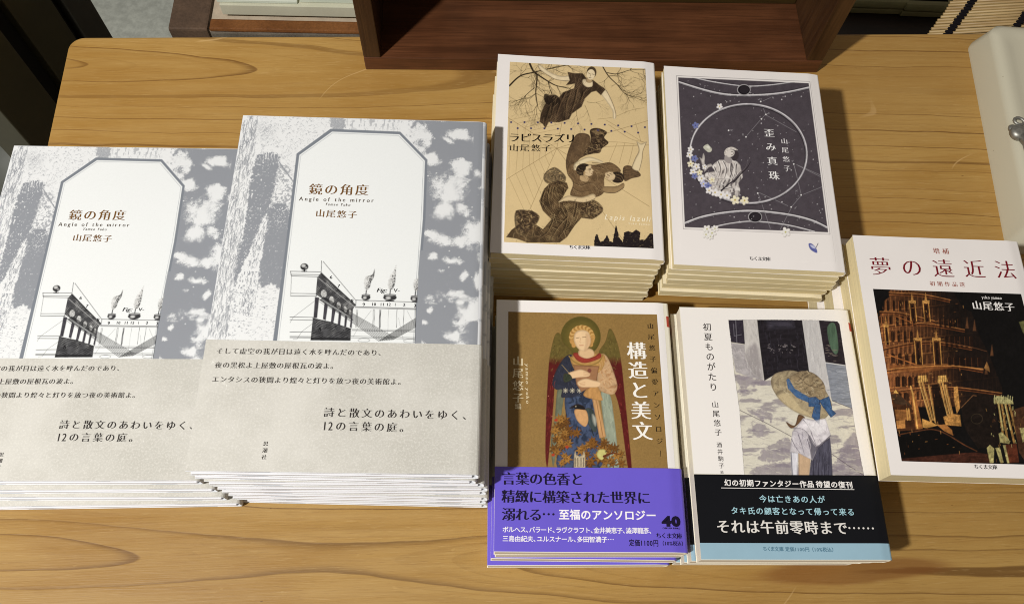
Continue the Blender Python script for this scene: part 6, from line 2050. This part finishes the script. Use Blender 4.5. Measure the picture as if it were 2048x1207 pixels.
# ---- F and G: tall grey hardcovers with handmade paper bands
yF = F.loc(700, 684.5)[1]
fj = F.strip(-F.h / 2, F.h / 2, 0, 0.00025).mesh('jacket', m_slv)
fo = F.strip(-F.h / 2 + 0.0002, yF, 0.00055, 0.00022).mesh('paper_band', m_obi)
m_board = plain('white_cover_board', (216, 216, 220), 0.6, 0.3, 0.03, 60)
m_mark = plain('grey_printed_flap', (150, 153, 158), 0.6, 0.2, 0.1, 300)
z0, z1 = 0.00055, F.t - 0.00027
bt = 0.0022
w2, h2 = F.w / 2, F.h / 2
fb1 = MB().box(-w2 + 0.0003, w2 - 0.0034, -h2 + 0.0003, h2 - 0.0003, z1 - bt - 0.0002, z1 - 0.0002).mesh('cover_board', m_board, 0.0004)
fb2 = MB().box(-w2 + 0.0003, w2 - 0.0034, -h2 + 0.0003, h2 - 0.0003, z0, z0 + bt).mesh('cover_board', m_board, 0.0004)
fp = F.pages(0.0026, 0.0012, 0.0018, z0 + bt + 0.0002, z1 - bt - 0.0004, 0.0030).mesh('page_block', m_pg_w)
ff = MB().box(-w2 + 0.0006, 0.016, -h2 + 0.0006, h2 - 0.0006, z1 - bt - 0.00062, z1 - bt - 0.00025).mesh('jacket_flap', m_board)
ff2 = MB().box(0.0162, 0.024, -h2 + 0.0006, h2 - 0.0006, z1 - bt - 0.0016, z1 - bt - 0.00025).mesh('flap_edge', m_mark)
fhb = MB().tube([(w2 - 0.0046, -h2 + 0.0022, F.t / 2), (w2 - 0.0046, h2 - 0.0022, F.t / 2)], 0.0012, 8).mesh('spine_lining', m_board)


def hard(uppermost=False):
    o = empty('hardcover_book', (0, 0, 0))
    link('jacket', fj, o)
    link('cover_board', fb1, o)
    link('cover_board', fb2, o)
    link('page_block', fp, o)
    p = link('jacket_flap', ff, o)
    link('flap_edge', ff2, p)
    link('spine_lining', fhb, o)
    link('paper_band', fo, o)
    return o


GF = 'grey forest hardcovers in the taller stack'
GG = 'grey forest hardcovers in the lower stack at the left edge'
tf = top(F, hard, 'grey forest hardcover with a mirror panel and beige band, top of the taller stack', GF)
parts = [art_forest_mirror(F).build('cover_picture', tf, 0.0001)]
BR = (112, 78, 38)
parts.append(Text(F).row('鏡の角度', (631.7, 378.5), (724.3, 380), 28, MINCHO).row('山尾悠子', (640.7, 426.4), (704.8, 429.2), 19.5, MINCHO).build('title_lettering', BR, tf))
parts.append(Text(F).latin('Angle of the mirror', (598.4, 397.6), (747.4, 401.2), 13, LAT, 0, 0.22).latin('Yamao Yuko', (650, 408.4), (700, 409.9), 9, LAT, 0.25, 0.15).build('english_title_lettering', (74, 58, 40), tf))
EN = Text(F)
for tx_, px, py, em in (('9', 727.6, 608.8, 10), ('10', 747.6, 608.4, 9.5), ('11', 764.4, 608.8, 9.5), ('12', 777.2, 608.8, 9.5), ('1', 790.6, 609, 9.5), ('2', 808.5, 609.5, 9.5), ('3', 830.2, 611, 10), ('6', 662.2, 554.4, 10.5), ('7', 677.6, 571.7, 10), ('8', 704.3, 601.3, 10.5), ):
    hw = em * (0.26 if len(tx_) == 1 else 0.46) * (0.5 if tx_ == '1' else 1)
    EN.latin(tx_, (px - hw, py), (px + hw, py), em, MINB)
parts.append(Text(F).latin('A', (637, 658), (642.6, 658), 11, MINB).build('letter_mark', (22, 22, 24), tf))
parts.append(EN.build('numeral_lettering', (30, 30, 32), tf))
EN = Text(F)
EN.latin('Fig:', (753, 580), (772.8, 580.6), 13, MINB, 0.25).latin('V-', (787.5, 580.6), (799, 581), 11, MINB)
parts.append(EN.build('caption_lettering', (30, 30, 32), tf))
GR = (74, 70, 66)
parts.append(Text(F, 0.00072).row('そして虚空の我が目は遠く水を呼んだのであり、', (440.7, 702), (763.8, 705.9), 14.6, MINCHO).row('夜の黒松よ上屋敷の屋根瓦の波よ。', (437.5, 730.2), (668.5, 732.2), 14.6, MINCHO)
             .row('エンタシスの狭間より煌々と灯りを放つ夜の美術館よ。', (431.7, 758.5), (803.3, 763.9), 14.6, (0.020, -0.008)).build('band_poem_lettering', GR, tf))
parts.append(Text(F, 0.00072).row('詩と散文のあわいをゆく、', (658.5, 824.6), (935, 830.6), 21.5, MINCHO).latin('12', (645, 852), (666.5, 852.4), 25, LAT).row('の言葉の庭。', (682, 852), (809.7, 855), 21.5, MINCHO).build('band_title_lettering', (56, 52, 50), tf))
parts.append(Text(F, 0.00072).row('思潮社', (531.9, 887), (528.6, 913.8), 10.4, MINCHO).build('publisher_lettering', GR, tf))
stack(F, 'hardcover_book', 8, hard, (0.0058, -0.0006), label=lambda i, n: 'grey and white hardcover, %s in the taller forest cover stack' % nth(i, n), group=GF, seed=41, jit=0.0009,
      tweak={1: (-0.0012, 0, 0), 3: (0.0016, 0, 0), 5: (0.0010, 0, 0), 6: (0.0005, 0, 0)})
gx, gy, gz, gaz = GPOSE
tg = hard()
for p in parts:
    c = p.copy()
    COL.objects.link(c)
    c.parent = tg
tg.location = (gx, gy, gz - F.t)
tg.rotation_euler = (0, 0, gaz)
tag(tg, 'grey forest hardcover with a mirror panel, top of the lower left stack', 'book', GG)
stack(F, 'hardcover_book', 4, hard, (0.0128, -0.0060), pose=GPOSE, label=lambda i, n: 'grey and white hardcover, %s in the lower forest cover stack' % nth(i, n), group=GG, seed=52, jit=0.0006)
